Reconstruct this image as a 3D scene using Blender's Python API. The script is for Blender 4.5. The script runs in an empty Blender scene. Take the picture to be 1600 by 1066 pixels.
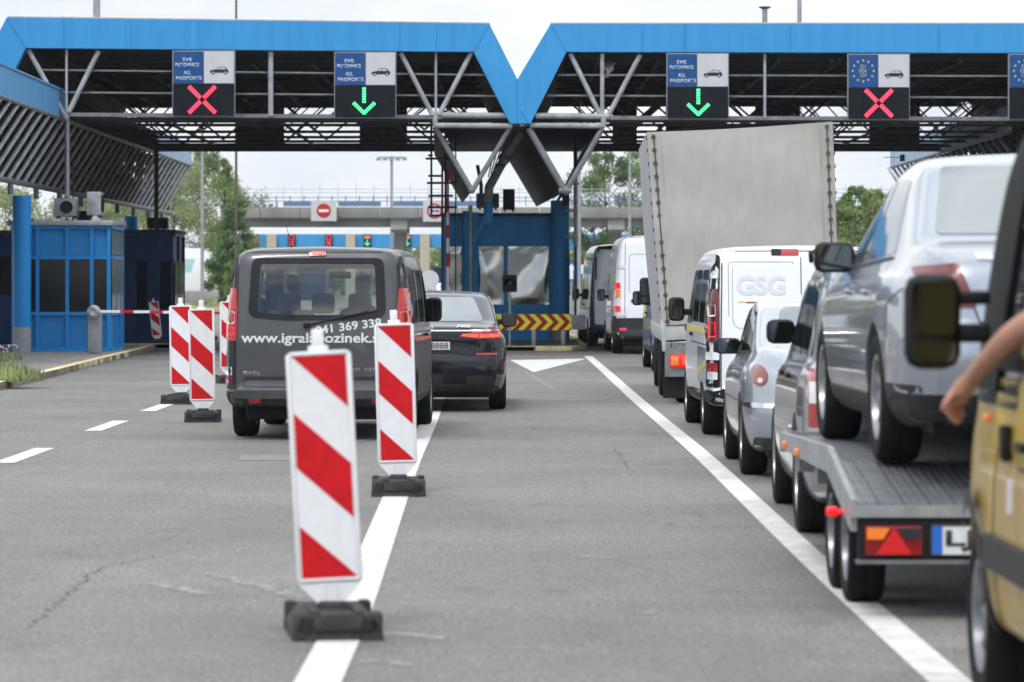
import bpy, bmesh, math, random
import numpy as np
from mathutils import Vector, Matrix
from mathutils.bvhtree import BVHTree

# ---------------------------------------------------------------- camera, sky, sun, exposure
F = 5556.0            # focal length in photograph pixels (1600 wide), 125 mm lens
VX, HY, EYE = 795.0, 440.0, 1.6
scene = bpy.context.scene
COL = scene.collection
cam_d = bpy.data.cameras.new("camera")
cam = bpy.data.objects.new("camera", cam_d); COL.objects.link(cam)
cam.location = (0, 0, EYE); cam.rotation_euler = (math.radians(90), 0, 0)
cam_d.sensor_width = 36; cam_d.lens = F*36/1600
cam_d.shift_x = (800-VX)/1600; cam_d.shift_y = -(533-HY)/1600
cam_d.clip_start = 0.1; cam_d.clip_end = 12000
cam_d.dof.use_dof = True; cam_d.dof.focus_distance = 46; cam_d.dof.aperture_fstop = 4.1
scene.camera = cam

SUN_EL, SUN_AZ = math.radians(52), math.radians(200)
world = bpy.data.worlds.new("World"); scene.world = world; world.use_nodes = True
nt = world.node_tree; nt.nodes.clear()
out = nt.nodes.new("ShaderNodeOutputWorld"); bg = nt.nodes.new("ShaderNodeBackground")
sky = nt.nodes.new("ShaderNodeTexSky"); sky.sky_type = 'NISHITA'; sky.sun_disc = False
sky.sun_elevation = SUN_EL; sky.sun_rotation = SUN_AZ; sky.air_density = 1.0; sky.dust_density = 3.0
tc = nt.nodes.new("ShaderNodeTexCoord")
mp = nt.nodes.new("ShaderNodeMapping"); mp.inputs['Scale'].default_value = (1.5, 1.5, 5.0)
nz = nt.nodes.new("ShaderNodeTexNoise"); nz.inputs['Scale'].default_value = 2.2; nz.inputs['Detail'].default_value = 6; nz.inputs['Roughness'].default_value = .55
rp = nt.nodes.new("ShaderNodeValToRGB")
rp.color_ramp.elements[0].position = .36; rp.color_ramp.elements[0].color = (7.6, 8.3, 9.4, 1)
rp.color_ramp.elements[1].position = .62; rp.color_ramp.elements[1].color = (15.6, 15.6, 15.4, 1)
mx = nt.nodes.new("ShaderNodeMixRGB"); mx.inputs[0].default_value = .9
nt.links.new(tc.outputs['Generated'], mp.inputs[0]); nt.links.new(mp.outputs[0], nz.inputs[0])
nt.links.new(nz.outputs[0], rp.inputs[0]); nt.links.new(sky.outputs[0], mx.inputs[1]); nt.links.new(rp.outputs[0], mx.inputs[2])
# broken cloud with blue gaps behind the viewpoint, closed cloud in front; overcast skies are brighter overhead
r2 = nt.nodes.new("ShaderNodeValToRGB"); r2.color_ramp.elements[0].position = .42; r2.color_ramp.elements[0].color = (3.4, 5.4, 8.8, 1); r2.color_ramp.elements[1].position = .56; r2.color_ramp.elements[1].color = (15.8, 15.6, 15.2, 1)
sp = nt.nodes.new("ShaderNodeSeparateXYZ"); nt.links.new(tc.outputs['Generated'], sp.inputs[0]); nt.links.new(nz.outputs[0], r2.inputs[0])
mk = nt.nodes.new("ShaderNodeMapRange"); mk.inputs[1].default_value = .15; mk.inputs[2].default_value = -.45; nt.links.new(sp.outputs[1], mk.inputs[0])
m2 = nt.nodes.new("ShaderNodeMixRGB"); nt.links.new(mk.outputs[0], m2.inputs[0]); nt.links.new(mx.outputs[0], m2.inputs[1]); nt.links.new(r2.outputs[0], m2.inputs[2])
gz = nt.nodes.new("ShaderNodeMapRange"); gz.inputs[1].default_value = 0; gz.inputs[2].default_value = 1; gz.inputs[3].default_value = .80; gz.inputs[4].default_value = 1.38; nt.links.new(sp.outputs[2], gz.inputs[0])
m3 = nt.nodes.new("ShaderNodeVectorMath"); m3.operation = 'SCALE'; nt.links.new(m2.outputs[0], m3.inputs[0]); nt.links.new(gz.outputs[0], m3.inputs['Scale'])
nt.links.new(m3.outputs[0], bg.inputs[0]); bg.inputs[1].default_value = 0.1
nt.links.new(bg.outputs[0], out.inputs[0])
sun_d = bpy.data.lights.new("sun", 'SUN'); sun_d.energy = 1.4; sun_d.angle = math.radians(12); sun_d.color = (1, .96, .9)
sun = bpy.data.objects.new("sun", sun_d); COL.objects.link(sun)
sun.rotation_euler = (math.radians(38), 0, math.radians(-20))
scene.view_settings.view_transform = 'Standard'; scene.view_settings.look = 'None'
scene.view_settings.gamma = 1; scene.view_settings.use_curve_mapping = False
scene.view_settings.exposure = 0.34
scene.cycles.volume_bounces = 0; scene.cycles.max_bounces = 7; scene.cycles.transparent_max_bounces = 12

# ---------------------------------------------------------------- helpers
R = math.radians
def P(px, py, D):                       # a point of the place seen at photograph pixel (px, py) at D metres
    return Vector(((px-VX)/F*D, D, EYE-(py-HY)/F*D))
def G(px, py, z=0.0):
    D = (EYE-z)*F/(py-HY); return Vector(((px-VX)/F*D, D, z))
def lin(c):
    if isinstance(c, str): c = [int(c[i:i+2], 16)/255 for i in (0, 2, 4)]
    return tuple(x/12.92 if x <= .04045 else ((x+.055)/1.055)**2.4 for x in c)

def mat(name, col, rough=.6, metal=0., coat=0., noise=0., nscale=8., bump=0., bscale=60., emit=0., spec=.5, dirt=None, stretch=None, alpha=None):
    m = bpy.data.materials.new(name); m.use_nodes = True; t = m.node_tree; b = t.nodes['Principled BSDF']
    c = lin(col) if isinstance(col, str) else col
    b.inputs['Base Color'].default_value = (*c, 1); b.inputs['Roughness'].default_value = rough
    b.inputs['Metallic'].default_value = metal; b.inputs['Coat Weight'].default_value = coat
    b.inputs['Coat Roughness'].default_value = .04; b.inputs['Specular IOR Level'].default_value = spec
    if emit: b.inputs['Emission Color'].default_value = (*c, 1); b.inputs['Emission Strength'].default_value = emit
    if noise or bump or dirt:
        co = t.nodes.new("ShaderNodeTexCoord"); mpn = t.nodes.new("ShaderNodeMapping")
        if stretch: mpn.inputs['Scale'].default_value = stretch
        t.links.new(co.outputs['Object'], mpn.inputs[0])
    if noise or dirt:
        n = t.nodes.new("ShaderNodeTexNoise"); n.inputs['Scale'].default_value = nscale; n.inputs['Detail'].default_value = 7; n.inputs['Roughness'].default_value = .6
        t.links.new(mpn.outputs[0], n.inputs[0])
        r = t.nodes.new("ShaderNodeValToRGB"); k = noise
        r.color_ramp.elements[0].position = .3; r.color_ramp.elements[1].position = .7
        lo = tuple(x*(1-k) for x in c) if dirt is None else tuple(x*(1-k)+y*k for x, y in zip(c, lin(dirt) if isinstance(dirt, str) else dirt))
        r.color_ramp.elements[0].color = (*lo, 1); r.color_ramp.elements[1].color = (*[min(1, x*(1+k*.4)) for x in c], 1)
        t.links.new(n.outputs[0], r.inputs[0]); t.links.new(r.outputs[0], b.inputs['Base Color'])
        rr = t.nodes.new("ShaderNodeMapRange"); rr.inputs[3].default_value = min(1, rough+.12*(k > 0)); rr.inputs[4].default_value = max(0, rough-.05)
        t.links.new(n.outputs[0], rr.inputs[0]); t.links.new(rr.outputs[0], b.inputs['Roughness'])
    if bump:
        n2 = t.nodes.new("ShaderNodeTexNoise"); n2.inputs['Scale'].default_value = bscale; n2.inputs['Detail'].default_value = 4
        t.links.new(mpn.outputs[0], n2.inputs[0]); bp = t.nodes.new("ShaderNodeBump"); bp.inputs['Strength'].default_value = bump; bp.inputs['Distance'].default_value = .02
        t.links.new(n2.outputs[0], bp.inputs['Height']); t.links.new(bp.outputs[0], b.inputs['Normal'])
    return m

M = {}
M['fascia'] = mat('blue_cladding', (.042, .275, .575), .42, noise=.12, nscale=1.6, stretch=(3, 1, .35), spec=.22)
M['fascia_side'] = mat('faded_blue_cladding', (.075, .27, .52), .5, noise=.25, nscale=1.5, stretch=(1, 1, .2), dirt='5f88ad')
M['pale_blue'] = mat('pale_blue_sheet', (.30, .45, .62), .55, noise=.2, nscale=2, stretch=(1, 1, .3))
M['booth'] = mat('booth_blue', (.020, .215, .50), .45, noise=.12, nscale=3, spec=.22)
M['booth_mid'] = mat('middle_booth_blue', (.030, .27, .60), .45, noise=.15, nscale=3, spec=.25)
M['booth_dark'] = mat('booth_shade_blue', (.006, .036, .12), .45, noise=.2, nscale=3, spec=.22)  # booth blue darkened; the rear booth's shade is put into the colour
M['column'] = mat('column_blue', (.014, .22, .55), .38, noise=.10, nscale=3, spec=.22)
M['truss'] = mat('truss_grey_paint', (.17, .175, .185), .55, noise=.45, nscale=5, dirt='35302b')
M['truss_light'] = mat('truss_light_grey', (.33, .34, .36), .5, noise=.45, nscale=4, dirt='4a4641')
M['steel_dark'] = mat('dark_steel', (.020, .020, .022), .65, noise=.4, nscale=6, dirt='241d18')
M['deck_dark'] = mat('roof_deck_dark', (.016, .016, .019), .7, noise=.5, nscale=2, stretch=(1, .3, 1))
M['galv'] = mat('galvanised', (.38, .39, .40), .42, metal=.6, noise=.3, nscale=9)
M['grey_paint'] = mat('grey_paint', (.27, .28, .29), .5, noise=.2, nscale=7)
M['black'] = mat('black_plastic', (.009, .009, .010), .55, noise=.2, nscale=12, spec=.25)
M['blackgloss'] = mat('black_gloss', (.006, .006, .007), .15, spec=.35)
M['trim'] = mat('grey_plastic_trim', (.024, .025, .028), .55, spec=.3, noise=.25, nscale=14, bump=.1, bscale=200)
M['rubber'] = mat('tyre_rubber', (.009, .009, .009), .85, spec=.25, noise=.5, nscale=10, dirt='1e1c1a', bump=.4, bscale=40)
M['foot'] = mat('recycled_rubber', (.024, .025, .029), .8, spec=.25, noise=.55, nscale=9, dirt='5a5853', bump=.6, bscale=70)
M['plastic_white'] = mat('white_plastic', (.74, .74, .75), .4, noise=.10, nscale=5, dirt='9b9892')
M['sheet_white'] = mat('reflective_white', (.72, .725, .74), .35, noise=.14, nscale=14, dirt='a3a09a')
M['sheet_red'] = mat('reflective_red', (.56, .008, .014), .35, noise=.22, nscale=12, spec=.22)
M['sign_white'] = mat('sign_white', (.50, .50, .52), .5, noise=.08, nscale=3)
M['sign_blue'] = mat('sign_blue', (.012, .068, .21), .5, noise=.08, nscale=3, spec=.22)
M['panel_black'] = mat('panel_black', (.008, .011, .016), .7, spec=.15, noise=.2, nscale=3)
M['ink'] = mat('ink_black', (.01, .01, .012), .6)
M['matt_black'] = mat('matt_black_trim', (.008, .008, .009), .7, spec=.18)
M['text_white'] = mat('lettering_white', (.56, .57, .58), .5)
M['text_sign'] = mat('sign_lettering', (.62, .70, .78), .5)
M['star'] = mat('sign_stars', (.42, .42, .33), .5)
M['led_red'] = mat('led_red', (1, .055, .12), .5, emit=1.1)
M['led_redbase'] = mat('led_red_glow', (.42, .012, .03), .5, emit=.5)
M['led_green'] = mat('led_green', (.12, 1, .42), .5, emit=.75)
M['led_far_red'] = mat('far_led_red', (.8, .04, .07), .5, emit=.35)
M['led_far_green'] = mat('far_led_green', (.1, .8, .4), .5, emit=.3)
M['led_greenbase'] = mat('led_green_glow', (.01, .16, .07), .5, emit=.5)
M['kerb'] = mat('kerb_yellow', (.64, .55, .30), .8, noise=.45, nscale=5, dirt='8a8270', bump=.4, bscale=30)
M['paving'] = mat('island_paving', (.22, .21, .195), .85, noise=.3, nscale=4, bump=.3, bscale=40)
M['yellow'] = mat('reflective_yellow', (.92, .86, .02), .35, noise=.08, nscale=5)
M['redchev'] = mat('chevron_red', (.46, .02, .02), .45, noise=.2, nscale=5, spec=.22)
M['concrete'] = mat('concrete', (.24, .235, .225), .85, noise=.45, nscale=.5, dirt='4f4b47', stretch=(1, 1, .35), bump=.2, bscale=8)
M['concrete_light'] = mat('pale_concrete', (.36, .355, .34), .85, noise=.25, nscale=.8)
M['glass_dark'] = mat('dark_glass', (.012, .014, .016), .05, spec=.7)
M['glass_sky'] = mat('tinted_coated_glass', (.16, .19, .20), .04, metal=.35)
M['glass_sky'].node_tree.nodes['Principled BSDF'].inputs['IOR'].default_value = 2.3
M['glass_booth'] = mat('booth_glass', (.008, .010, .012), .06, spec=.22)
M['mirror'] = mat('mirror_glass', (.13, .15, .155), .04, metal=1)
M['mirror_dark'] = mat('mirror_glass_dark', (.075, .09, .092), .05, metal=1)
M['chrome'] = mat('chrome', (.75, .76, .78), .12, metal=1)
M['rim'] = mat('alloy_rim', (.36, .37, .39), .35, metal=.8, noise=.3, nscale=9, dirt='2e2a26')
M['rim_dark'] = mat('dark_rim', (.10, .10, .105), .45, metal=.5, noise=.3, nscale=9)
M['lamp_red'] = mat('tail_lamp_red', (.33, .005, .008), .18, coat=.6)
M['lamp_on'] = mat('brake_lamp_lit', (.75, .012, .016), .3, emit=.38)
M['lamp_hot'] = mat('brake_lamp_core', (.9, .075, .02), .3, emit=.7)
M['lamp_clear'] = mat('lamp_clear', (.62, .50, .48), .15, coat=1)
M['lamp_white'] = mat('lamp_white', (.66, .66, .66), .2, coat=1)
M['amber'] = mat('amber_lens', (.85, .22, .03), .25, coat=.6)
M['plate'] = mat('plate_white', (.66, .66, .65), .4, noise=.08, nscale=20)
M['plate_blue'] = mat('plate_blue', (.02, .12, .5), .4)
M['pv_grey'] = mat('paint_dark_grey', (.056, .058, .063), .40, metal=.3, coat=.35, noise=.13, nscale=2.5, dirt='4e4b48')
M['p_black'] = mat('paint_black_blue', (.005, .006, .010), .22, metal=0, coat=.45, spec=.15)
M['p_white'] = mat('paint_white', (.72, .735, .76), .35, coat=.6, noise=.10, nscale=1.6, dirt='a8a49b')
M['p_silver'] = mat('paint_silver', (.27, .30, .35), .30, metal=.55, coat=.9, noise=.05, nscale=2)
M['p_silver_pale'] = mat('paint_pale_silver', (.32, .35, .40), .30, metal=.45, coat=.9, noise=.05, nscale=2)
M['p_suv'] = mat('paint_grey_silver', (.26, .28, .31), .30, metal=.6, coat=.9, noise=.12, nscale=2, dirt='57534c')
M['p_navy'] = mat('paint_navy', (.030, .045, .065), .3, metal=.3, coat=.9)
M['p_yellow'] = mat('paint_ochre_yellow', (.40, .25, .035), .40, coat=.35, noise=.16, nscale=2, dirt='8a7648')
M['p_yellow2'] = mat('paint_bright_yellow', (.62, .42, .03), .36, coat=.6)
M['p_blueside'] = mat('paint_light_blue', (.16, .25, .36), .3, coat=.8)
M['decal_grey'] = mat('decal_pale_grey', (.60, .61, .64), .4)
M['decal_yellow'] = mat('decal_yellow', (.62, .50, .08), .4)
M['canvas'] = mat('tarpaulin', (.375, .365, .335), .8, noise=.22, nscale=5, dirt='8c857a', bump=.6, bscale=3.5, stretch=(1.4, 1, .6))
M['canvas_side'] = mat('tarpaulin_side', (.36, .36, .37), .7, noise=.25, nscale=1.4, dirt='6f6c6a', bump=.6, bscale=4)
M['alu'] = mat('aluminium', (.22, .23, .245), .38, metal=.5, noise=.4, nscale=7, dirt='4a4844')
M['seat'] = mat('seat_cloth', (.05, .052, .055), .85)
M['skin'] = mat('skin', (.42, .21, .14), .5, noise=.14, nscale=25)
M['skin'].node_tree.nodes['Principled BSDF'].inputs['Subsurface Weight'].default_value = .1
M['cloth'] = mat('dark_shirt', (.06, .065, .075), .85, noise=.2, nscale=12)
M['hair'] = mat('dark_hair', (.03, .022, .016), .7)
M['rail_blue'] = mat('railing_blue', (.10, .20, .33), .5)
M['rail_grey'] = mat('railing_grey', (.42, .45, .48), .5)
M['trunk'] = mat('bark', (.12, .10, .08), .9, noise=.4, nscale=6)
M['bare'] = mat('bare_branch', (.22, .22, .21), .9)
M['rust'] = mat('rusted_strip', (.30, .10, .03), .8)
M['teal'] = mat('teal_print', (.10, .42, .38), .5)
M['flower'] = mat('white_petals', (.75, .75, .7), .6)

def road_mat():
    m = bpy.data.materials.new('asphalt'); m.use_nodes = True; t = m.node_tree; b = t.nodes['Principled BSDF']; N = t.nodes.new; L = t.links.new
    co = N("ShaderNodeTexCoord")
    def noise(scale, detail=5, stretch=(1, 1, 1), rough=.6):
        mpn = N("ShaderNodeMapping"); mpn.inputs['Scale'].default_value = stretch; L(co.outputs['Object'], mpn.inputs[0])
        n = N("ShaderNodeTexNoise"); n.inputs['Scale'].default_value = scale; n.inputs['Detail'].default_value = detail; n.inputs['Roughness'].default_value = rough
        L(mpn.outputs[0], n.inputs[0]); return n.outputs[0]
    def ramp(x, p0, c0, p1, c1):
        r = N("ShaderNodeValToRGB"); r.color_ramp.elements[0].position = p0; r.color_ramp.elements[1].position = p1
        r.color_ramp.elements[0].color = (c0, c0, c0, 1); r.color_ramp.elements[1].color = (c1, c1, c1, 1); L(x, r.inputs[0]); return r.outputs[0]
    def mul(a, b_):
        x = N("ShaderNodeMixRGB"); x.blend_type = 'MULTIPLY'; x.inputs[0].default_value = 1; L(a, x.inputs[1]); L(b_, x.inputs[2]); return x.outputs[0]
    base = N("ShaderNodeRGB"); base.outputs[0].default_value = (.160, .155, .144, 1)
    c = mul(base.outputs[0], ramp(noise(.35, 8, rough=.68), .3, .74, .7, 1.15))
    c = mul(c, ramp(noise(1.2, 5, (1, .10, 1)), .3, .92, .72, 1.07))       # wheel tracks along the lanes
    c = mul(c, ramp(noise(42, 4, rough=.7), .38, .42, .62, 1.62))                   # aggregate
    c = mul(c, ramp(noise(9, 5), .30, .80, .72, 1.14))
    c = mul(c, ramp(noise(1.7, 3, (1, .5, 1)), .60, 1.0, .74, .74))        # oil and damp patches
    v = N("ShaderNodeTexVoronoi"); v.feature = 'DISTANCE_TO_EDGE'; v.inputs['Scale'].default_value = .32
    w = N("ShaderNodeMixRGB"); w.inputs[0].default_value = .12; nn = N("ShaderNodeTexNoise"); nn.inputs['Scale'].default_value = 1.5; nn.inputs['Detail'].default_value = 6
    L(co.outputs['Object'], nn.inputs[0]); L(co.outputs['Object'], w.inputs[1]); L(nn.outputs['Color'], w.inputs[2]); L(w.outputs[0], v.inputs['Vector'])
    cr = ramp(v.outputs[0], .0, .50, .006, 1.0)                          # fine cracks, only where the big noise lets them
    msk = ramp(noise(.16, 3), .50, 0, .60, 1)
    x = N("ShaderNodeMixRGB"); x.blend_type = 'MULTIPLY'; L(msk, x.inputs[0]); L(c, x.inputs[1]); L(cr, x.inputs[2]); c = x.outputs[0]
    L(c, b.inputs['Base Color']); b.inputs['Roughness'].default_value = .82
    bp = N("ShaderNodeBump"); bp.inputs['Strength'].default_value = .55; bp.inputs['Distance'].default_value = .006; L(noise(90, 3), bp.inputs['Height']); L(bp.outputs[0], b.inputs['Normal'])
    return m
M['asphalt'] = road_mat()
M['grass_ground'] = mat('grass_ground', (.06, .085, .035), .9, noise=.4, nscale=.6, dirt='4a4a34')
M['marking'] = mat('road_paint', (.55, .55, .535), .75, noise=.6, nscale=6, dirt='98968f', bump=.2, bscale=60)
M['marking_worn'] = mat('worn_road_paint', (.24, .24, .232), .85, noise=.95, nscale=9, dirt='706f6c')
def worn_mat():
    m = mat('worn_road_paint_broken', (.34, .34, .33), .85, noise=.5, nscale=6, dirt='706f6c'); t = m.node_tree; o = t.nodes['Material Output']; b = t.nodes['Principled BSDF']
    co = t.nodes.new("ShaderNodeTexCoord"); n = t.nodes.new("ShaderNodeTexNoise"); n.inputs['Scale'].default_value = 14; n.inputs['Detail'].default_value = 6; r = t.nodes.new("ShaderNodeValToRGB")
    r.color_ramp.elements[0].position = .40; r.color_ramp.elements[1].position = .60; r.color_ramp.elements[1].color = (.85, .85, .85, 1); tr = t.nodes.new("ShaderNodeBsdfTransparent"); ms = t.nodes.new("ShaderNodeMixShader")
    t.links.new(co.outputs['Object'], n.inputs[0]); t.links.new(n.outputs[0], r.inputs[0]); t.links.new(r.outputs[0], ms.inputs[0]); t.links.new(tr.outputs[0], ms.inputs[1]); t.links.new(b.outputs[0], ms.inputs[2]); t.links.new(ms.outputs[0], o.inputs[0]); return m
M['marking_worn'] = worn_mat()
M['tar'] = M['marking_worn'].copy(); M['tar'].name = 'tar_joint'
for n_ in M['tar'].node_tree.nodes:
    if n_.type == 'VALTORGB' and n_.color_ramp.elements[0].position > .39: n_.color_ramp.elements[0].position = .40; n_.color_ramp.elements[1].color = (.9, .9, .9, 1)
    elif n_.type == 'VALTORGB': n_.color_ramp.elements[0].color = (.05, .05, .05, 1); n_.color_ramp.elements[1].color = (.085, .085, .082, 1)
M['patch'] = mat('manhole_plate', (.175, .175, .17), .75, noise=.25, nscale=8)

def leaf_mat(name, c1, c2):
    m = bpy.data.materials.new(name); m.use_nodes = True; t = m.node_tree; b = t.nodes['Principled BSDF']
    co = t.nodes.new("ShaderNodeTexCoord"); n = t.nodes.new("ShaderNodeTexNoise"); n.inputs['Scale'].default_value = .55; n.inputs['Detail'].default_value = 5
    r = t.nodes.new("ShaderNodeValToRGB"); r.color_ramp.elements[0].position = .35; r.color_ramp.elements[1].position = .65
    r.color_ramp.elements[0].color = (*c1, 1); r.color_ramp.elements[1].color = (*c2, 1)
    t.links.new(co.outputs['Object'], n.inputs[0]); t.links.new(n.outputs[0], r.inputs[0]); t.links.new(r.outputs[0], b.inputs['Base Color'])
    b.inputs['Roughness'].default_value = .6; b.inputs['Transmission Weight'].default_value = 0
    tr = t.nodes.new("ShaderNodeBsdfTranslucent"); t.links.new(r.outputs[0], tr.inputs[0]); ms = t.nodes.new("ShaderNodeMixShader"); ms.inputs[0].default_value = .35
    o = t.nodes['Material Output']; t.links.new(b.outputs[0], ms.inputs[1]); t.links.new(tr.outputs[0], ms.inputs[2]); t.links.new(ms.outputs[0], o.inputs[0])
    return m
M['leaf_a'] = leaf_mat('leaves_olive', (.11, .16, .05), (.26, .33, .11))
M['leaf_b'] = leaf_mat('leaves_green', (.065, .125, .04), (.17, .27, .085))
M['leaf_c'] = leaf_mat('leaves_pale', (.16, .21, .09), (.34, .40, .18))

def film_mat():                          # wavy mirror film on the middle booth
    m = bpy.data.materials.new('mirror_film'); m.use_nodes = True; t = m.node_tree; b = t.nodes['Principled BSDF']
    b.inputs['Base Color'].default_value = (.36, .37, .36, 1); b.inputs['Metallic'].default_value = 1; b.inputs['Roughness'].default_value = .12
    co = t.nodes.new("ShaderNodeTexCoord"); mpn = t.nodes.new("ShaderNodeMapping"); mpn.inputs['Scale'].default_value = (1.3, 1, .8); t.links.new(co.outputs['Object'], mpn.inputs[0])
    n = t.nodes.new("ShaderNodeTexNoise"); n.inputs['Scale'].default_value = 1.5; n.inputs['Detail'].default_value = 1.2; t.links.new(mpn.outputs[0], n.inputs[0])
    bp = t.nodes.new("ShaderNodeBump"); bp.inputs['Strength'].default_value = 1; bp.inputs['Distance'].default_value = .012
    t.links.new(n.outputs[0], bp.inputs['Height']); t.links.new(bp.outputs[0], b.inputs['Normal']); return m
M['film'] = film_mat()
def glass_mat(name, tint, refl=.12):
    m = bpy.data.materials.new(name); m.use_nodes = True; t = m.node_tree; t.nodes.remove(t.nodes['Principled BSDF']); o = t.nodes['Material Output']
    a = t.nodes.new("ShaderNodeBsdfTransparent"); a.inputs[0].default_value = (*tint, 1); g = t.nodes.new("ShaderNodeBsdfGlossy"); g.inputs['Roughness'].default_value = .03
    s = t.nodes.new("ShaderNodeMixShader"); s.inputs[0].default_value = refl; t.links.new(a.outputs[0], s.inputs[1]); t.links.new(g.outputs[0], s.inputs[2]); t.links.new(s.outputs[0], o.inputs[0]); return m
M['glass_clear'] = glass_mat('van_rear_glass', (.62, .69, .66), .09)
M['glass_light'] = glass_mat('clear_pane', (.75, .8, .8), .10)

def tag(o, label=None, cat=None, group=None, kind=None):
    if label: o['label'] = label
    if cat: o['category'] = cat
    if group: o['group'] = group
    if kind: o['kind'] = kind
    return o
def thing(name, label, cat, loc=(0, 0, 0), rz=0, group=None):
    o = bpy.data.objects.new(name, None); COL.objects.link(o); o.location = loc; o.rotation_euler = (0, 0, rz); o.empty_display_size = .3
    return tag(o, label, cat, group)
def obj(name, bm, m, parent=None, smooth=0, loc=None, label=None):
    """link bm (or a mesh) as one object; m is one material or a list"""
    if isinstance(bm, MB): bm = bm.b
    if isinstance(bm, bmesh.types.BMesh):
        me = bpy.data.meshes.new(name); bm.to_mesh(me); bm.free()
    else: me = bm
    for x in (m if isinstance(m, (list, tuple)) else [m]):
        if len(me.materials) and me.materials[0] is None: me.materials[0] = x
        else: me.materials.append(x)
    if smooth:
        me.polygons.foreach_set('use_smooth', [True]*len(me.polygons)); me.set_sharp_from_angle(angle=R(smooth))
    o = bpy.data.objects.new(name, me); COL.objects.link(o)
    if parent: o.parent = parent
    if loc: o.location = loc
    if label: o['label'] = label
    return o
def obj_split(name, bm, m, parent=None, smooth=0):
    """every connected piece of bm as an object of its own"""
    bm = bm.b if isinstance(bm, MB) else bm; bm.verts.ensure_lookup_table(); bm.verts.index_update(); seen = [-1]*len(bm.verts); groups = []
    for v in bm.verts:
        if seen[v.index] >= 0: continue
        st = [v]; seen[v.index] = len(groups); grp = []
        while st:
            a = st.pop(); grp.append(a)
            for e in a.link_edges:
                o_ = e.other_vert(a)
                if seen[o_.index] < 0: seen[o_.index] = len(groups); st.append(o_)
        groups.append(grp)
    res = []
    for grp in groups:
        nb = bmesh.new(); mp_ = {v: nb.verts.new(v.co) for v in grp}; fs_ = {f for v in grp for f in v.link_faces}
        for f in fs_: nf = nb.faces.new([mp_[v] for v in f.verts]); nf.material_index = f.material_index
        res.append(obj(name, nb, m, parent, smooth))
    bm.free(); return res
def copy_tree(o, parent=None):
    c = o.copy(); COL.objects.link(c); c.parent = parent
    for ch in list(o.children): copy_tree(ch, c)
    return c

class MB:
    def __init__(s): s.b = bmesh.new()
    def _mi(s, n0, mi):
        if mi:
            s.b.faces.ensure_lookup_table()
            for f in s.b.faces[n0:]: f.material_index = mi
    def box(s, c, d, rz=0, r=0, rot=None, mi=0):
        n0 = len(s.b.faces)
        t = bmesh.new(); bmesh.ops.create_cube(t, size=1); bmesh.ops.scale(t, vec=d, verts=t.verts)
        if r: bmesh.ops.bevel(t, geom=t.edges[:], offset=r, segments=2, affect='EDGES', profile=.5)
        mt = Matrix.Translation(c) @ (rot if rot is not None else Matrix.Rotation(rz, 4, 'Z')); t.transform(mt)
        me = bpy.data.meshes.new('t'); t.to_mesh(me); t.free(); s.b.from_mesh(me); bpy.data.meshes.remove(me); s._mi(n0, mi); return s
    def tube(s, p, q, r, seg=8, r2=None, mi=0):
        n0 = len(s.b.faces); p, q = Vector(p), Vector(q); d = q-p; L = d.length
        if L < 1e-6: return s
        rot = d.to_track_quat('Z', 'Y').to_matrix().to_4x4()
        bmesh.ops.create_cone(s.b, cap_ends=True, segments=seg, radius1=r, radius2=r if r2 is None else r2, depth=L, matrix=Matrix.Translation((p+q)/2) @ rot); s._mi(n0, mi); return s
    def path(s, pts, r, seg=8, mi=0):
        for a, b in zip(pts[:-1], pts[1:]): s.tube(a, b, r, seg, mi=mi)
        for a in pts[1:-1]: s.ball(a, r, mi=mi)
        return s
    def ball(s, c, r, sc=(1, 1, 1), seg=10, mi=0):
        n0 = len(s.b.faces); bmesh.ops.create_uvsphere(s.b, u_segments=seg, v_segments=max(5, seg//2+1), radius=r, matrix=Matrix.Translation(c) @ Matrix.Diagonal((*sc, 1))); s._mi(n0, mi); return s
    def prism(s, pts, vec, mi=0):
        """flat polygon pts (3-D) extruded along vec"""
        n0 = len(s.b.faces); v0 = [s.b.verts.new(p) for p in pts]; v1 = [s.b.verts.new(Vector(p)+Vector(vec)) for p in pts]; n = len(pts)
        s.b.faces.new(v0); s.b.faces.new(v1[::-1])
        for i in range(n): s.b.faces.new((v0[i], v1[i], v1[(i+1) % n], v0[(i+1) % n]))
        s.b.faces.ensure_lookup_table(); bmesh.ops.recalc_face_normals(s.b, faces=s.b.faces[n0:]); s._mi(n0, mi); return s
    def quad(s, pts, mi=0):
        n0 = len(s.b.faces); s.b.faces.new([s.b.verts.new(p) for p in pts]); s._mi(n0, mi); return s
    def slab(s, pts, t, mi=0):
        """quad/ngon sheet given thickness t along its normal"""
        a = [Vector(p) for p in pts]; n = (a[1]-a[0]).cross(a[2]-a[0]).normalized()
        return s.prism([p-n*t/2 for p in a], n*t, mi)
    def lathe(s, prof, axis='Z', seg=24, mat4=None, mi=0):
        n0 = len(s.b.faces); rings = []
        for r, h in prof:
            ring = []
            for k in range(seg):
                a = 2*math.pi*k/seg; v = Vector((r*math.cos(a), r*math.sin(a), h))
                if axis == 'X': v = Vector((v.z, v.x, v.y))
                if axis == 'Y': v = Vector((v.x, v.z, v.y))
                ring.append(s.b.verts.new(mat4 @ v if mat4 else v))
            rings.append(ring)
        for a, b in zip(rings[:-1], rings[1:]):
            for k in range(seg): s.b.faces.new((a[k], a[(k+1) % seg], b[(k+1) % seg], b[k]))
        s.b.faces.ensure_lookup_table(); bmesh.ops.recalc_face_normals(s.b, faces=s.b.faces[n0:]); s._mi(n0, mi); return s

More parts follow.
